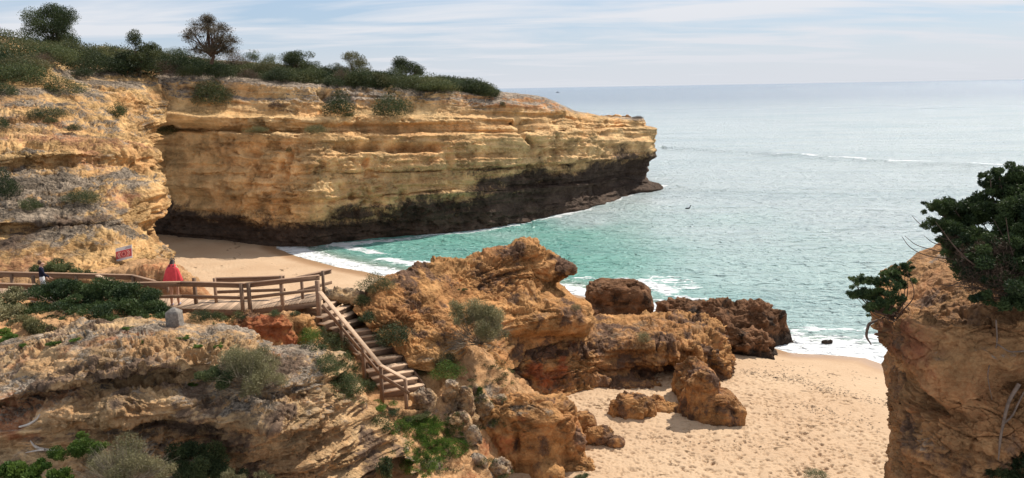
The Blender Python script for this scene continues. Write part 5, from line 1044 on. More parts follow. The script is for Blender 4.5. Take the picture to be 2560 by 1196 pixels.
def boat():
    root = empty('boat', (0, 0, 0), 'small dark boat far out just under the horizon', 'boat'); c = PZ(1394, 232, 0.0); Lh = 5.0
    G = []
    for t in np.linspace(-1, 1, 17):
        w = 1.3 * (1 - max(0, t) ** 2.2) + .02; z = 1.0 + .5 * max(0, t) ** 2; G.append([(t * Lh, -w, z), (t * Lh, -w * .8, .1), (t * Lh, 0, -.4), (t * Lh, w * .8, .1), (t * Lh, w, z), (t * Lh, 0, z - .05), (t * Lh, -w, z)])
    G = np.array(G) + c; mesh_obj('hull', G, grid_faces(*G.shape[:2]), M['boat_paint'], root)
    b = Boxes(); b.beam(c + [-1.8, 0, 1.8], c + [.9, 0, 1.8], 1.7, 1.7); b.build('cabin', M['sign_grey'], root); b = Boxes(); b.beam(c + [-.6, 0, 2.4], c + [-.6, 0, 4.0], .12, .12, (1, 0, 0)); b.build('mast', M['boat_paint'], root); rebase(root, c)
boat()
def seabird():
    c = PZ(1720, 522, .08); s = 1.0
    o = skin_mesh('seabird', [(c[0] - .33, c[1], .13, .05, .04), (c[0] - .1, c[1], .12, .12, .09), (c[0] + .15, c[1], .13, .10, .08), (c[0] + .24, c[1], .30, .04, .04), (c[0] + .28, c[1], .44, .045, .045), (c[0] + .40, c[1], .45, .014, .014)], [(0, 1), (1, 2), (2, 3), (3, 4), (4, 5)], M['black'], None, 2, 1)
    set_label(o, 'dark seabird floating alone on the pale green water', 'bird')
seabird()

# ================================================================== vegetation
def leaf_mat(name, c1, c2, trans=0.25, rough=0.6):
    m, N, L, b = new_mat(name)
    at = N.new('ShaderNodeAttribute'); at.attribute_name = 'mask'; sp = N.new('ShaderNodeSeparateColor'); L.new(at.outputs['Color'], sp.inputs[0])
    oi = N.new('ShaderNodeObjectInfo')
    col = mixc(N, L, sp.outputs[0], c1, c2)
    hs = N.new('ShaderNodeHueSaturation'); L.new(col, hs.inputs['Color']); L.new(ramp(N, L, oi.outputs['Random'], 0, 1, 0.8, 1.2), hs.inputs['Value'])
    L.new(hs.outputs[0], b.inputs['Base Color']); b.inputs['Roughness'].default_value = rough; b.inputs['Specular IOR Level'].default_value = 0.25
    if trans:
        tr = N.new('ShaderNodeBsdfTranslucent'); L.new(hs.outputs[0], tr.inputs[0]); mx = N.new('ShaderNodeMixShader'); mx.inputs[0].default_value = trans
        L.new(b.outputs[0], mx.inputs[1]); L.new(tr.outputs[0], mx.inputs[2]); L.new(mx.outputs[0], N.get('Material Output').inputs[0])
    return m
M['f_pine'] = leaf_mat('leaf_thin_pine', (0.060, 0.050, 0.035), (0.19, 0.155, 0.10))
M['f_dark'] = leaf_mat('leaf_dark_green', (0.020, 0.036, 0.015), (0.088, 0.110, 0.040))
M['f_mid'] = leaf_mat('leaf_mid_green', (0.034, 0.054, 0.020), (0.150, 0.165, 0.060))
M['f_olive'] = leaf_mat('leaf_olive', (0.065, 0.068, 0.028), (0.22, 0.20, 0.085))
M['f_brown'] = leaf_mat('leaf_dry_brown', (0.085, 0.055, 0.038), (0.19, 0.125, 0.085), 0.1)
M['f_grey'] = leaf_mat('leaf_grey_green', (0.12, 0.115, 0.05), (0.34, 0.30, 0.16), 0.15)
M['f_bright'] = leaf_mat('leaf_bright_green', (0.05, 0.10, 0.018), (0.17, 0.25, 0.045), 0.35)
M['f_juniper'] = leaf_mat('leaf_juniper', (0.016, 0.034, 0.014), (0.095, 0.135, 0.040), 0.22)
def leaves(puffs, n, size, seed=0, asp=0.45, shell=0.22, holes=0.0, hole_f=2.0, upb=0.3, tone_noise=1.2, tamp=.4, ljit=.17):
    r = np.random.default_rng(seed); puffs = np.asarray(puffs, float)
    w = puffs[:, 3] * puffs[:, 4] + puffs[:, 3] * puffs[:, 5]; k = r.choice(len(puffs), n, p=w / w.sum()); d = r.normal(size=(n, 3)); d /= np.linalg.norm(d, axis=1, keepdims=True)
    rad = 1 - np.abs(r.normal(0, shell, n)); rad += r.normal(0, .07, n); P = puffs[k, :3] + d * puffs[k, 3:6] * np.clip(rad, .05, 1.3)[:, None]
    pt = r.random(len(puffs)); tone = fbm(P.astype(np.float32) * tone_noise / max(puffs[:, 3].mean(), .01) * .3, 1, 3, s=seed + 1) * tamp + .12 + .6 * pt[k] + r.normal(0, ljit, n)
    if holes > 0:
        keep = fbm(P.astype(np.float32), hole_f, 3, s=seed + 2) > -1 + 2 * holes * .62; P, d, k, tone = P[keep], d[keep], k[keep], tone[keep]; n = len(P)
    ax = d * .7 + r.normal(0, .6, (n, 3)) + np.array([0, 0, upb]); ax /= np.linalg.norm(ax, axis=1, keepdims=True) + 1e-9
    q = r.normal(size=(n, 3)); sd_ = np.cross(ax, q); sd_ /= np.linalg.norm(sd_, axis=1, keepdims=True) + 1e-9
    L_ = (size * (.6 + .8 * r.random(n)))[:, None]; W_ = L_ * asp
    V = np.stack([P - ax * L_ * .5, P + sd_ * W_ * .5 + ax * L_ * .05, P + ax * L_ * .5, P - sd_ * W_ * .5 + ax * L_ * .05], 1).reshape(-1, 3)
    F = np.arange(4 * n).reshape(n, 4); t = np.repeat(np.clip(tone, 0, 1), 4); return V, F, t
def stems(n, R0, Hh, seed, spread=1.0, w=.02, fork=3, base=.05):
    """thin tapering twigs fanning out of one root"""
    r = np.random.default_rng(seed); V, F = [], []; k = 0
    def seg(a, b, wa, wb):
        nonlocal k
        d = b - a; q = np.cross(d, r.normal(size=3)); q /= np.linalg.norm(q) + 1e-9; V.extend([a - q * wa, a + q * wa, b + q * wb, b - q * wb]); F.append((k, k + 1, k + 2, k + 3)); k += 4
    for i in range(n):
        az = r.random() * 2 * np.pi; el = np.arccos(np.clip(1 - r.random() * spread, -1, 1)); d = np.array([np.cos(az) * np.sin(el) * R0, np.sin(az) * np.sin(el) * R0, np.cos(el) * Hh]); a = np.array([np.cos(az), np.sin(az), 0]) * base * r.random()
        m = a + d * .5 + r.normal(0, .05, 3) * R0; seg(a, m, w, w * .7); 
        for j in range(fork):
            e = m + d * (.3 + .35 * r.random()) + r.normal(0, .13, 3) * np.array([R0, R0, Hh]); seg(m, e, w * .7, w * .35)
            e2 = e + d * .12 + r.normal(0, .09, 3) * R0; seg(e, e2, w * .4, w * .2)
    return np.array(V), np.array(F)
def foliage_obj(name, V, F, t, mat, parent=None): return mesh_obj(name, V, F, mat, parent, smooth=False, mask=np.stack([t, t, t], 1))
def dome_puffs(seed, n=16, flat=1.0, up=1.0):
    r = np.random.default_rng(seed); out = []
    for i in range(n):
        a = r.random() * 6.283; q = r.random() ** .6 * .36; h = (1 - (q / .5) ** 2) * (.72 if i % 3 else .55) * (.7 + .4 * r.random()); s = .12 + .11 * r.random()
        out.append((q * np.cos(a), q * np.sin(a), max(h * .85, .1), s * 1.15, s * 1.15, s * 1.0 * flat * 1.2))
    for i in range(n // 2): a = i / (n // 2) * 6.283 + r.random(); out.append((.33 * np.cos(a), .33 * np.sin(a), .18, .15, .15, .2))
    out.append((0, 0, .35, .34, .34, .38)); return out
PROTO = {}
def proto(kind, var, leafn, size):
    key = (kind, var, leafn)
    if key not in PROTO:
        sd_ = hash((kind, var)) % 1000 if False else {'d': 10, 't': 40, 'h': 70, 'f': 100}[kind] + var * 3
        if kind == 'd': V, F, t = leaves(dome_puffs(sd_), leafn, size, sd_, holes=.35, hole_f=7)
        elif kind == 'f': V, F, t = leaves(dome_puffs(sd_, 12), leafn, size, sd_, asp=.25, shell=.35, holes=.5, hole_f=7, upb=.8)
        elif kind == 'h':
            r = np.random.default_rng(sd_); P = []; V, F, t = leaves([(x * .36, y * .36, .18, .16, .16, .16) for x, y in r.normal(0, .6, (9, 2))], leafn, size, sd_, asp=.5, shell=.4, upb=.5)
        else: V, F, t = leaves(dome_puffs(sd_, 14), leafn, size, sd_, asp=.18, shell=.5, upb=.3, holes=.3, hole_f=6)
        me_o = foliage_obj('proto', V, F, t, None); me = me_o.data; bpy.data.objects.remove(me_o)
        PROTO[key] = me
    return PROTO[key]
STEM = {}
def stem_mesh(var, w=.008, n=60):
    if (var, w, n) not in STEM:
        V, F = stems(n, .5, .9, 900 + var, 1.0, w); o = mesh_obj('p', V, F, None, smooth=False); STEM[(var, w, n)] = o.data; bpy.data.objects.remove(o)
    return STEM[(var, w, n)]
def linked(name, me, mat, parent):
    o = bpy.data.objects.new(name, me); C.objects.link(o); o.parent = parent
    if not me.materials: me.materials.append(None)
    o.material_slots[0].link = 'OBJECT'; o.material_slots[0].material = mat; return o
def shrub(name, px, py, w, h, mat, label, cat='shrub', group=None, kind='d', var=0, leafn=2600, size=.05, Y=None, stem=None, depth=1.0, sink=.08, rot=None):
    """px, py = foot of the plant in the photograph, w, h = its extent there; it is set on whatever surface lies there"""
    if Y is None:
        q = None
        for rr in (6, 12, 24):
            q = hit(px, py, rr)
            if q is not None: break
        if q is None: print('no ground', label); return
        Y = q[1]
    c = PY(px, py, Y); m = Y / FPX * 1.02
    root = empty(name, c - np.array([0, 0, h * m * sink]), label, cat, group); root.rotation_euler.z = rot if rot is not None else random.random() * 6.28 if depth == 1.0 else 0
    root.scale = (w * m, w * m * depth, h * m * (1 + sink))
    linked('foliage', proto(kind, var, leafn, size), M[mat], root)
    if stem: linked('branches', stem_mesh(var, *stem), M['bark'], root)
    return root
G1 = 'shrubs growing along the top of the headland'; G2 = 'shrubs clinging to the cliff faces'; G3 = 'shrubs beside the wooden stairs'; G4 = 'small green tufts on the foreground slab'
top = [  # px, foot py, w, h, material, kind, label
    (345, 188, 120, 85, 'f_dark', 'd', 'large dark bush at the rim under the small pine'), (395, 192, 100, 50, 'f_brown', 't', 'dry purplish brown bush spilling to the rim beside the dark bush'), (235, 178, 120, 55, 'f_dark', 'd', 'round dark bush above the pale rim of the left slope'),
    (200, 190, 60, 26, 'f_dark', 'd', 'low dark bush alone on the pale rock of the left slope'), (50, 180, 130, 55, 'f_olive', 'd', 'olive bush on the far left slope under the tall pine'), (60, 205, 130, 60, 'f_mid', 'd', 'green bush at the left edge above the ledges'), (160, 232, 95, 42, 'f_mid', 'd', 'spreading bush on the ledge left of the grey rim'),
    (15, 236, 55, 36, 'f_dark', 'd', 'dark bush at the left edge under the green bush'), (130, 150, 110, 50, 'f_mid', 'd', 'mid green bush under the tall pine'), (100, 165, 80, 40, 'f_brown', 't', 'brownish bush between the olive bush and the round dark bush'),
    (460, 175, 100, 55, 'f_dark', 'd', 'dark bush left of the bare branched tree'), (435, 150, 90, 35, 'f_mid', 'f', 'feathery bush on the skyline left of the bare branched tree'), (475, 188, 60, 32, 'f_mid', 'd', 'rounded green bush on the rim under the bare branched tree'), (585, 175, 90, 60, 'f_brown', 't', 'dry brown bush right of the bare branched tree'),
    (630, 165, 60, 42, 'f_mid', 'f', 'upright green bush on the skyline in the middle of the headland'), (680, 168, 56, 38, 'f_mid', 'f', 'second small upright bush on the skyline'), (665, 185, 80, 40, 'f_olive', 'd', 'olive bush below the two upright bushes'), (560, 192, 60, 34, 'f_dark', 'd', 'small dark bush at the rim under the dry brown bush'),
    (700, 200, 80, 34, 'f_dark', 'd', 'dark flat bush on the rim in the middle'), (620, 198, 60, 28, 'f_brown', 't', 'brown twiggy bush on the rim in the middle'), (780, 195, 70, 34, 'f_mid', 'd', 'green bush left of the black green dome'), (830, 192, 70, 36, 'f_dark', 'd', 'black green dome bush in front of the light green tree'), (852, 205, 36, 42, 'f_brown', 't', 'dry tan bush in front of the light green tree'),
    (835, 215, 48, 26, 'f_dark', 'd', 'grey green dome at the rim above the hanging ivy bush'), (900, 205, 80, 40, 'f_dark', 'd', 'dark bush right of the dry tan bush'), (950, 212, 60, 34, 'f_olive', 'd', 'yellowish green bush above the second hanging bush'), (985, 205, 70, 36, 'f_mid', 'd', 'green mound left of the dark clump'), (1040, 212, 90, 30, 'f_mid', 'd', 'long green mound under the dark clump'), (1090, 222, 90, 26, 'f_mid', 'd', 'green mound near the right end of the scrub'),
    (1130, 218, 70, 26, 'f_dark', 'd', 'dark mound near the right end of the scrub'), (1185, 228, 80, 32, 'f_dark', 'd', 'black green mound that ends the scrub on the headland'), (1225, 234, 50, 16, 'f_mid', 'd', 'last low bush on the red rock at the end of the scrub'), (1595, 297, 26, 9, 'f_brown', 'd', 'tiny tuft on the tip of the headland'), (740, 178, 70, 30, 'f_olive', 'd', 'olive mound under the round pale tree'), (310, 170, 70, 40, 'f_dark', 'd', 'dark bush left of the small pine'), (520, 168, 70, 40, 'f_dark', 'd', 'dark bush at the foot of the bare branched tree')]
for i, (px, py, w, h, mt, kd, lab) in enumerate(top):
    shrub('shrub', px, py, w * 1.15, h * 1.12, mt, lab, 'shrub', G1, kd, i % 4, 6500 if w > 60 else 3500, .032 if w > 60 else .046)
face = [(530, 255, 95, 70, 'f_mid', 'brushy bush hanging on the cliff just below the rim left of centre'), (852, 285, 90, 62, 'f_dark', 'big dark ivy like bush hanging in the notch of the cliff'), (975, 285, 100, 62, 'f_dark', 'second dark bush hanging over the cliff rim'), (1255, 268, 18, 18, 'f_dark', 'tiny dark bush in a hole of the red band'),
        (790, 330, 56, 22, 'f_olive', 'low brownish bush on the middle ledge of the cliff'), (420, 336, 58, 28, 'f_olive', 'brownish bush on a ledge above the cove corner'), (295, 290, 42, 42, 'f_mid', 'narrow green bush on the slope below the grey rim'), (125, 295, 95, 38, 'f_dark', 'oval dark bush on the open left slope'), (185, 326, 38, 20, 'f_dark', 'small dark green tuft on the open left slope'),
        (126, 306, 34, 14, 'f_mid', 'flat tuft just under the oval dark bush'), (5, 320, 34, 36, 'f_dark', 'bush cut by the left edge on the open slope'), (200, 505, 90, 40, 'f_mid', 'long bush lying on the ledge of the yellow cliff'), (75, 522, 50, 36, 'f_mid', 'dark bush in the grey crust ledge'), (18, 490, 60, 75, 'f_dark', 'dark bush at the left edge on the grey crust ledge'),
        (640, 330, 60, 18, 'f_olive', 'thin scrub on the ledge below the cliff centre'), (870, 292, 30, 12, 'f_olive', 'wisp of scrub under the dark ivy like bush'), (725, 380, 20, 18, 'f_olive', 'tiny weed in a crack of the cliff face'), (690, 268, 40, 16, 'f_brown', 'withered weed on the upper face of the cliff')]
for i, (px, py, w, h, mt, lab) in enumerate(face):
    shrub('shrub', px, py, w * 1.1, h * 1.1, mt, lab, 'shrub', G2, 'd', (i + 1) % 4, 6500 if w > 60 else 3500, .032 if w > 60 else .046)
side = [(988, 852, 92, 60, 'f_dark', 'd', 'dark bush right of the upper stair treads'), (1112, 912, 66, 38, 'f_dark', 'd', 'dark green bush half way down the slope'), (1118, 938, 86, 40, 'f_bright', 'd', 'brighter green bush just below the dark one on the slope'), (770, 850, 60, 40, 'f_bright', 'd', 'green plant under the last boardwalk post'), (830, 870, 90, 50, 'f_mid', 'd', 'leafy plant under the handrail half way down'),
        (820, 925, 70, 50, 'f_mid', 'd', 'plant left of the stairs beside the grey lip of the slab'), (870, 972, 80, 50, 'f_mid', 'd', 'plant left of the lower stairs'), (918, 975, 44, 34, 'f_dark', 'd', 'small dark plant touching the lower treads'), (955, 1015, 76, 34, 'f_bright', 'h', 'grassy green clump at the foot of the stairs'), (965, 1035, 60, 26, 'f_dark', 'h', 'darker herb below the grassy clump'),
        (1040, 1040, 70, 30, 'f_mid', 'h', 'green herbs round the pointed mound'), (1195, 985, 26, 60, 'f_bright', 'h', 'upright green plant behind the grey knob'), (1060, 935, 34, 26, 'f_olive', 'f', 'little dry tuft on the bare slope right of the lower treads'), (855, 790, 56, 26, 'f_dark', 'd', 'dark weed beside the top treads'), (920, 800, 44, 26, 'f_dark', 'd', 'weed right of the top treads'),
        (1608, 852, 46, 30, 'f_grey', 'f', 'grey green tuft on top of the low rock wall'), (1437, 775, 28, 20, 'f_grey', 'f', 'little grey tuft above the orange overhang'), (1158, 724, 22, 12, 'f_mid', 'h', 'tiny green tuft on the orange outcrop'), (688, 788, 30, 16, 'f_mid', 'd', 'weed growing from the bank under the deck'), (738, 788, 26, 14, 'f_mid', 'd', 'second weed under the deck near the corner'), (545, 800, 34, 28, 'f_mid', 'd', 'weed at the bank left of the double post'),
        (500, 800, 60, 34, 'f_juniper', 'd', 'dark green sprig beside the stone marker'), (940, 722, 86, 42, 'f_mid', 'd', 'green bush on the shoulder left of the orange outcrop'), (905, 760, 40, 30, 'f_mid', 'd', 'small bush behind the top treads'), (1250, 1190, 60, 30, 'f_dark', 'h', 'dark herbs at the bottom edge beside the orange boulder'), (2040, 1196, 60, 30, 'f_mid', 'd', 'tip of a bush at the bottom edge of the sand'), (1455, 1196, 40, 16, 'f_mid', 'h', 'green fringe on the bottom rock shelf')]
for i, (px, py, w, h, mt, kd, lab) in enumerate(side):
    shrub('shrub', px, py, w * 1.15, h * 1.15, mt, lab, 'shrub', G3, kd, i % 4, 5200 if w > 50 else 2400, .034 if w > 50 else .06, Y=(19 if px == 2040 else None))
tuf = [(360, 856, 30, 20, 'small bright tuft left of the crest of the slab'), (458, 847, 30, 14, 'flat green tuft on the upper slab'), (132, 862, 30, 18, 'yellow green tuft on the left of the slab'), (58, 866, 28, 16, 'left end bright tuft on the slab'), (492, 868, 24, 16, 'round green cushion in the middle of the slab'), (548, 866, 28, 18, 'round green cushion near the twiggy bush'), (188, 852, 26, 12, 'little tuft beside the bare earth strip'), (480, 964, 30, 18, 'sprig on the lip below the middle cushion'), (322, 822, 30, 10, 'thin green strip near the crest of the slab')]
for i, (px, py, w, h, lab) in enumerate(tuf):
    shrub('tuft', px, py, w * 1.15, h * 1.2, 'f_bright', lab, 'plant', G4, 'h', i % 4, 1500, .09)

# ---- trees on the skyline
def tree(px, py, Y, w, h, mat, label, seed, trunk_h=.3, npf=26, leafn=9000, size=.16, crown=(0, 1), holes=.4, lean=0, asp=.4, pr=(.10, .2), shell=.35, name='tree', cat='tree', limbs=9):
    m = Y / FPX; W, H = w * m, h * m; b = PY(px, py, Y); r = np.random.default_rng(seed); root = empty(name, b, label, cat)
    pf, br = [], []; top_ = np.array([lean * W, 0, H * trunk_h])
    br.append(([np.array([0, 0, -.4]), top_ * .55 + [0.05 * W, 0, 0], top_], [.032 * W, .026 * W, .02 * W]))
    for i in range(npf):
        a = r.random() * 6.283; q = np.sqrt(r.random()) * .5; zz = r.random(); lim = np.sqrt(max(0, 1 - (2 * abs(zz - .42)) ** 2)) if zz > .42 else .75 + .25 * zz / .42
        c = np.array([q * np.cos(a) * W * lim * .86 + lean * W, q * np.sin(a) * W * lim * .86, H * (trunk_h + (1 - trunk_h) * zz * .92)]); s = (pr[0] + (pr[1] - pr[0]) * r.random()) * W
        pf.append((*c, s, s, s * .72))
        if i < limbs * 2:
            md_ = top_ * .6 + c * .4 + r.normal(0, .03, 3) * W; br.append(([top_ * (.5 + .5 * r.random()), md_, c], [.014 * W, .008 * W, .003 * W]))
    tubes('trunk', br, M['bark'], root, 6)
    V, F, t = leaves(pf, leafn, size, seed, asp, shell, holes, 1.6 / (W * .12)); foliage_obj('crown', V, F, t, M[mat], root); return root
tree(145, 124, 80, 150, 106, 'f_dark', 'tall rounded pine on the skyline at the far left', 701, .12, 46, 34000, .12, holes=.42)
tree(345, 186, 76, 130, 104, 'f_mid', 'small ragged pine standing in dark bushes left of the bare branched tree', 702, .1, 26, 15000, .12, holes=.55, pr=(.07, .15))
tree(527, 150, 80, 150, 106, 'f_pine', 'rounded thin tree with visible branches against the sky', 703, .14, 90, 40000, .12, holes=.45, pr=(.08, .15), shell=.85, limbs=30, asp=.3)
tree(752, 194, 88, 110, 72, 'f_mid', 'round pale green tree on the skyline near the middle', 704, .0, 26, 18000, .12, holes=.5)
tree(893, 208, 92, 124, 78, 'f_olive', 'light green feathery tree on the skyline right of the middle', 705, .0, 28, 17000, .15, holes=.55, asp=.22, pr=(.08, .16))
tree(1003, 212, 98, 124, 60, 'f_dark', 'dark purplish clump of tree on the skyline to the right', 706, .0, 26, 16000, .13, holes=.35)
tree(1045, 210, 100, 42, 44, 'f_dark', 'slim dark tree beside the purplish clump', 707, .0, 14, 7000, .13, holes=.45)

# ---- continuous scrub over the hilltop
def scrub_mass():
    pf = []; r = np.random.default_rng(55)
    skyl = np.array([(-60, 62), (0, 76), (60, 90), (110, 108), (200, 118), (290, 130), (400, 142), (480, 156), (560, 158), (640, 166), (700, 172), (760, 178), (850, 184), (940, 186), (1020, 196), (1100, 202), (1180, 208), (1230, 228)])
    rim = np.array([(-60, 205), (0, 202), (60, 192), (110, 152), (200, 168), (290, 172), (400, 178), (480, 186), (560, 190), (640, 196), (700, 204), (760, 208), (850, 214), (940, 218), (1020, 220), (1100, 224), (1180, 226), (1230, 232)])
    for i in range(700):
        px = r.uniform(-60, 1225); a = np.interp(px, *skyl.T) - 14 * (px < 230); b = np.interp(px, *rim.T); py = a + (b - a) * r.random() * (.62 if px > 230 else .95)
        
        q = hit(px, py + 4, 7)
        if q is None or q[1] < 50: continue
        s = r.uniform(.45, 1.25) * q[1] / 80; pf.append((q[0], q[1], q[2] + s * .1, s * 1.3, s * 1.3, s * .75))
    V, F, t = leaves(pf, 330000, .135, 66, .5, .15, holes=.3, hole_f=.8, tone_noise=.5, tamp=1.3, ljit=.06); o = foliage_obj('scrub', V, F, t, M['f_scrub']); set_label(o, 'dense dark green scrub covering the top of the headland', 'scrub', kind='stuff')
M['f_scrub'] = leaf_mat('leaf_scrub', (0.024, 0.042, 0.016), (0.165, 0.165, 0.070))
scrub_mass()

# ---- spreading juniper in front of the boardwalk
def spray_plant(name, cfg, mat, label, cat, n, size, seed, holes=.45, spread=.5, np_=7, hole_f=3.0, asp=.3, shell=.3, flat=.5, stems_=None, upb=.2, extra=None, group=None, rx=.6):
    pf = []; r = np.random.default_rng(seed)
    for (px, py, Y, rp) in cfg:
        c = PY(px, py, Y); s = rp * Y / FPX * (1.18 if name == 'juniper' else 1.0)
        for j in range(np_):
            o = r.normal(0, spread, 3) * s * np.array([1, 1, .5]); q = s * r.uniform(.35, .7) * (7 / np_) ** .4; pf.append((*(c + o), q, q, q * flat))
    cen = np.mean([p[:3] for p in pf], 0); cen[2] = min(p[2] for p in pf) - .2; root = empty(name, cen, label, cat, group); pf = [(p[0] - cen[0], p[1] - cen[1], p[2] - cen[2], *p[3:]) for p in pf]
    V, F, t = leaves(pf, n, size, seed, asp, shell, holes, hole_f, upb); foliage_obj('foliage', V, F, t, M[mat], root)
    if stems_:
        base = np.array(stems_[0]) - cen; br = []
        for p in pf[::stems_[1]]:
            e = np.array(p[:3]); md_ = base * .5 + e * .5 + r.normal(0, .08, 3) - [0, 0, .1]; br.append(([base + r.normal(0, .05, 3), md_, e], [stems_[2], stems_[2] * .6, stems_[2] * .2]))
        tubes('branches', br, M['bark'], root, 5)
    if extra: extra(root, cen)
    return root
jun = [(85, 760, 25.6, 44), (130, 735, 26, 44), (180, 725, 26, 42), (235, 722, 26, 40), (285, 728, 25.8, 40), (325, 738, 25.5, 40), (365, 752, 25.2, 38), (398, 772, 24.9, 32), (110, 790, 24.8, 42), (165, 775, 24.9, 46), (225, 765, 25, 46), (285, 770, 24.9, 46), (340, 785, 24.6, 40), (385, 795, 24.4, 30), (140, 812, 24.0, 32), (220, 805, 24.0, 34), (285, 808, 23.9, 30), (60, 795, 25, 24), (340, 800, 24.2, 26), (410, 790, 24.5, 22)]
spray_plant('juniper', jun, 'f_juniper', 'wide dark green juniper spreading in flat sprays before the boardwalk', 'shrub', 100000, .075, 77, holes=.52, hole_f=3.2, flat=.5, stems_=(PY(230, 830, 24.6), 6, .04))
spray_plant('shrub', [(20, 745, 25.5, 34), (40, 775, 24.8, 30), (12, 790, 24.5, 34), (60, 810, 24, 24), (-20, 770, 25, 36)], 'f_grey', 'grey olive bush at the left edge below the walkway', 'shrub', 12000, .09, 78, holes=.45, flat=.9)
spray_plant('shrub', [(88, 825, 23.2, 34), (72, 812, 23.6, 24), (110, 830, 23.1, 24)], 'f_olive', 'rounded yellow green bush left of the slab', 'shrub', 9000, .07, 79, holes=.35, flat=1.0)
spray_plant('shrub', [(155, 830, 23.1, 26), (180, 838, 22.9, 20)], 'f_brown', 'leafless brown tangle beside the yellow green bush', 'shrub', 4000, .08, 80, holes=.45, asp=.12, flat=.9)
spray_plant('shrub', [(20, 850, 22.5, 26), (0, 835, 23, 28), (45, 855, 22.3, 18), (15, 868, 22, 22)], 'f_bright', 'bright green leafy patch at the left edge of the slab', 'shrub', 9000, .07, 81, holes=.35, flat=.5)
spray_plant('shrub', [(115, 668, 30.4, 26), (150, 672, 30.2, 24), (190, 682, 30.2, 20), (95, 682, 30.3, 20), (225, 686, 30.2, 16)], 'f_mid', 'feathery green bush behind the walkway at the foot of the yellow cliff', 'shrub', 8000, .10, 82, holes=.45, asp=.2, flat=.8)
spray_plant('shrub', [(130, 720, 28.4, 22), (200, 722, 28.2, 22), (260, 720, 28.2, 24)], 'f_grey', 'grey green brush between the two walkway railings', 'shrub', 7000, .09, 83, holes=.5, asp=.2, flat=.7)
# twiggy grey green bushes
def twig_bush(cfg, label, n, size, seed, base, ns, mat='f_grey', holes=.4, dead=None, w=.01):
    def ex(root, cen):
        b = np.array(base); V, F = [], []; 
        m_ = base[1] / FPX; V, F = stems(ns, cfg[0][3] * m_ * 1.6, cfg[0][3] * m_ * 1.7, seed + 5, 1.0, w, 4, .15)
        mesh_obj('twigs', V + (b - cen), F, M['twig'], root, smooth=False)
    return spray_plant('shrub', cfg, mat, label, 'shrub', n, size, seed, holes=holes, hole_f=4, asp=.2, shell=.5, flat=.9, extra=ex)
M['twig'] = plain('grey_twigs', (0.20, 0.165, 0.12), 0.9, 0.3)
twig_bush([(1195, 790, 27.5, 48), (1160, 775, 27.7, 32), (1230, 800, 27.6, 36), (1205, 825, 27.0, 40), (1240, 830, 27.3, 28), (1160, 800, 27.4, 30)], 'large grey green thorny bush on the front of the orange outcrop', 40000, .07, 90, PY(1200, 860, 27.2), 90)
twig_bush([(620, 905, 16.9, 55), (580, 900, 17.0, 40), (665, 920, 17.0, 36), (600, 935, 16.7, 42), (650, 950, 16.6, 40), (625, 970, 16.5, 34)], 'grey twiggy thorn bush growing from the middle of the slab', 42000, .045, 91, PY(620, 975, 16.8), 130, w=.005)
spray_plant('shrub', [(540, 925, 16.7, 26), (520, 945, 16.6, 24), (560, 950, 16.5, 26), (498, 935, 16.7, 16)], 'f_mid', 'leafy green patch tucked against the thorn bush on the slab', 'shrub', 9000, .045, 92, holes=.4, flat=.7)
twig_bush([(300, 1150, 15.0, 60), (350, 1165, 14.8, 50), (240, 1160, 15.0, 50), (390, 1180, 14.9, 34), (300, 1190, 14.6, 50)], 'dry tangled grey bush at the bottom edge of the picture', 40000, .04, 93, PY(310, 1215, 14.7), 180, w=.005)
spray_plant('shrub', [(210, 1110, 15.4, 28), (180, 1125, 15.3, 30), (240, 1120, 15.3, 24), (150, 1140, 15.2, 22), (205, 1090, 15.6, 16)], 'f_bright', 'fresh green sprays above the dry tangled bush', 'shrub', 12000, .05, 94, holes=.45, flat=.8)
spray_plant('shrub', [(40, 1180, 14.6, 30), (90, 1185, 14.5, 34), (140, 1190, 14.4, 28), (0, 1185, 14.6, 30), (100, 1165, 14.8, 16)], 'f_bright', 'broad leaved bright green plant in the bottom left corner', 'shrub', 7000, .075, 95, holes=.3, asp=.5, flat=.6, upb=.7)
spray_plant('shrub', [(470, 1130, 16.2, 40), (510, 1150, 16.2, 44), (455, 1165, 16, 40), (550, 1170, 16.2, 36), (500, 1190, 15.8, 44), (580, 1190, 16, 30)], 'f_dark', 'dark leafy bush in the shade of the slab at the bottom', 'shrub', 22000, .055, 96, holes=.35, flat=.9)
spray_plant('shrub', [(575, 1185, 15.2, 16), (600, 1192, 15.2, 12), (655, 1190, 15.4, 12), (680, 1194, 15.4, 10)], 'f_grey', 'pale ferny sprays rising from the bottom edge', 'shrub', 2600, .06, 97, holes=.3, asp=.2, flat=1.2, upb=.9)
spray_plant('shrub', [(962, 1150, 18.5, 14), (958, 1170, 18.4, 16), (966, 1185, 18.4, 16)], 'f_dark', 'single dark upright sprig on the yellow flank at the bottom', 'shrub', 1600, .07, 98, holes=.3, asp=.25, flat=1.4, upb=.9)
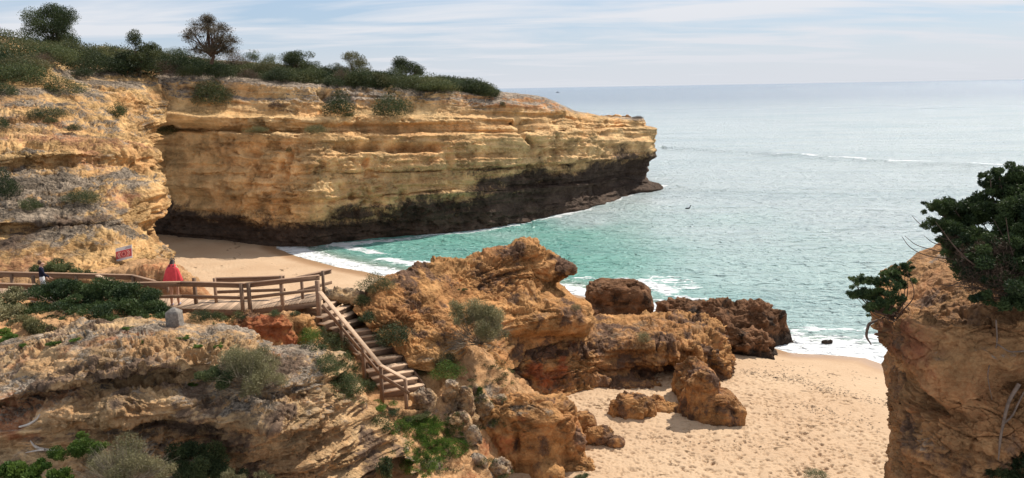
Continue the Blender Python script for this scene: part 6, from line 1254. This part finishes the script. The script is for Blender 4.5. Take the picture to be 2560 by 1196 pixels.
# bush over the right cliff
rb = [(2545, 465, 13.4, 40), (2560, 520, 13.2, 60), (2500, 480, 13.3, 30), (2460, 440, 13.4, 12), (2480, 460, 13.4, 20), (2440, 505, 13.3, 26), (2390, 515, 13.4, 22), (2340, 520, 13.6, 18), (2365, 535, 13.5, 20), (2420, 545, 13.3, 34), (2480, 545, 13.1, 48), (2540, 585, 12.4, 58), (2400, 575, 13.0, 34), (2460, 605, 12.5, 48), (2380, 560, 13.2, 24), (2590, 640, 11.9, 60), (2600, 560, 12.3, 60), (2600, 480, 13.1, 50), (2540, 660, 11.8, 50), (2640, 700, 11.5, 54), (2560, 720, 11.5, 44), (2520, 700, 11.6, 34), (2480, 650, 11.9, 34), (2350, 515, 13.4, 26), (2420, 520, 13.2, 34), (2570, 760, 11.4, 26), (2500, 430, 13.3, 18), (2545, 440, 13.3, 30), (2400, 640, 12.7, 34), (2360, 560, 13.1, 30), (2430, 600, 12.6, 40), (2500, 620, 12.0, 50), (2410, 660, 12.3, 30), (2450, 690, 12.0, 34), (2370, 610, 12.9, 26), (2470, 740, 11.7, 26), (2520, 760, 11.5, 26), (2680, 560, 12.4, 60), (2720, 640, 11.9, 56), (2760, 520, 12.8, 50), (2820, 600, 12.2, 56), (2680, 480, 13.0, 46), (2900, 640, 12.0, 50), (2540, 520, 12.8, 60), (2480, 700, 11.8, 30)]
def rb_extra(root, cen):
    r = np.random.default_rng(5); br = []
    b = PY(2580, 740, 11.8)
    for i in range(45):
        e = PY(r.uniform(2330, 2560), r.uniform(540, 740), r.uniform(11.7, 13.2)); md_ = b * .45 + e * .55 + r.normal(0, .08, 3); br.append(([b - cen + r.normal(0, .05, 3), md_ - cen, e - cen], [.022, .012, .003]))
    for pts in ([(2400, 640), (2330, 625), (2290, 612), (2262, 590)], [(2390, 650), (2320, 640), (2275, 618), (2255, 592)], [(2420, 600), (2350, 580), (2300, 560), (2280, 540)], [(2420, 620), (2340, 610), (2310, 590)], [(2380, 600), (2330, 565), (2310, 548)]):
        br.append(([PY(x, y, 13.4) - cen for x, y in pts], [.010, .007, .003]))
    tubes('branches', br, M['bark'], root, 5)
    V, F, t = leaves([(*(PY(px, py, Y) - cen), rr * Y / FPX, rr * Y / FPX, rr * Y / FPX) for px, py, Y, rr in ((2440, 660, 12.2, 54), (2400, 620, 12.8, 48), (2500, 700, 11.7, 54), (2480, 640, 12.0, 50), (2430, 700, 11.9, 34))], 16000, .08, 12, .08, .6, .35, 3.0)
    foliage_obj('dry_twigs', V, F, t, M['f_brown'], root)
spray_plant('coastal_bush', rb, 'f_juniper', 'big dark wind bent bush with bare twigs on top of the right cliff', 'shrub', 210000, .048, 99, spread=.62, np_=12, holes=.36, hole_f=4, flat=.8, asp=.35, extra=rb_extra, stems_=(PY(2560, 720, 12.9), 8, .03))
spray_plant('shrub', [(2150, 705, 13.3, 18), (2140, 735, 13.3, 20), (2175, 745, 13.2, 26), (2200, 700, 13.3, 26), (2245, 680, 13.4, 24), (2265, 670, 13.4, 16), (2215, 740, 13.2, 30), (2185, 770, 13.2, 20), (2240, 715, 13.2, 26), (2205, 765, 13.1, 20)], 'f_juniper', 'small dark shrub leaning out from the left shoulder of the right cliff', 'shrub', 26000, .045, 100, holes=.5, hole_f=6, spread=.75, np_=16, shell=.5, flat=.75, stems_=(PY(2235, 790, 13.3), 5, .014))
spray_plant('shrub', [(2500, 1175, 11.6, 30), (2545, 1165, 11.5, 34), (2590, 1150, 11.4, 34), (2530, 1195, 11.4, 30)], 'f_dark', 'dark leafy shrub in the bottom right corner', 'shrub', 9000, .05, 101, holes=.4, flat=.8)
# ---- grass and ground cover
def cover(name, label, region, n, mat, size, seed, up=.05, asp=.3):
    r = np.random.default_rng(seed); P = []
    for i in range(n * 3):
        (cx, cy, rx, ry) = region[r.integers(len(region))]; a = r.random() * 6.283; q = np.sqrt(r.random()); X = (cx + q * np.cos(a) * rx, cy + q * np.sin(a) * ry); P.append(X)
    pf = []
    for (x, y) in P[:n]:
        h_ = hit(x, y, 5)
        if h_ is not None: s = r.uniform(.06, .16); pf.append((*(h_ + [0, 0, s * .3]), s, s, s * .55))
    V, F, t = leaves(pf, len(pf) * 60, size, seed, asp, .4, 0, upb=.6); o = foliage_obj(name, V, F, t, M[mat]); set_label(o, label, 'grass', kind='stuff')
cover('grass', 'bright green ground plants filling the gully at the foot of the stairs', [(1050, 1075, 80, 28), (1100, 1090, 60, 30), (1080, 1130, 70, 34), (1060, 1165, 60, 30), (1110, 1120, 60, 26), (1050, 1060, 60, 16)], 480, 'f_bright', .05, 31)
cover('ground_cover', 'thin dark green herbs scattered over the rubble slope', [(1100, 1150, 140, 40), (900, 960, 60, 50), (1230, 960, 60, 60), (840, 900, 50, 50), (1150, 1060, 120, 30), (560, 795, 60, 12), (980, 1060, 50, 30), (800, 850, 60, 30), (860, 950, 50, 50)], 420, 'f_mid', .05, 32)

# dark strand line of dry weed on the upper sand
def strand():
    r = np.random.default_rng(8); P = []
    for ln, n_ in (([(1835, 925), (1920, 935), (2000, 952), (2090, 980), (2235, 1015)], 420), ([(1860, 900), (1960, 915), (2060, 935), (2200, 950)], 90), ([(1980, 1010), (2080, 1030), (2200, 1075)], 120), ([(1560, 1090), (1700, 1110), (1900, 1120)], 50)):
        a = np.array(ln, float)
        for t in r.random(n_):
            k = t * (len(a) - 1); i = min(int(k), len(a) - 2); q = a[i] * (1 - k + i) + a[i + 1] * (k - i) + r.normal(0, 1, 2) * (22, 5); h_ = hit(q[0], q[1], 4)
            if h_ is not None: P.append((*(h_ + [0, 0, .012]), .05, .03, .008))
    V, F, t = leaves(P, len(P) * 5, .07, 12, .35, .5, upb=0); V = V.reshape(-1, 4, 3); c = V.mean(1, keepdims=True); V[..., 2] = c[..., 2] + (V[..., 2] - c[..., 2]) * .25
    set_label(foliage_obj('seaweed', V.reshape(-1, 3), F, t, M['weed']), 'thin broken line of dry brown seaweed across the upper sand', 'seaweed', kind='stuff')
M['weed'] = leaf_mat('dry_weed', (0.05, 0.03, 0.018), (0.16, 0.10, 0.055), 0)
strand()
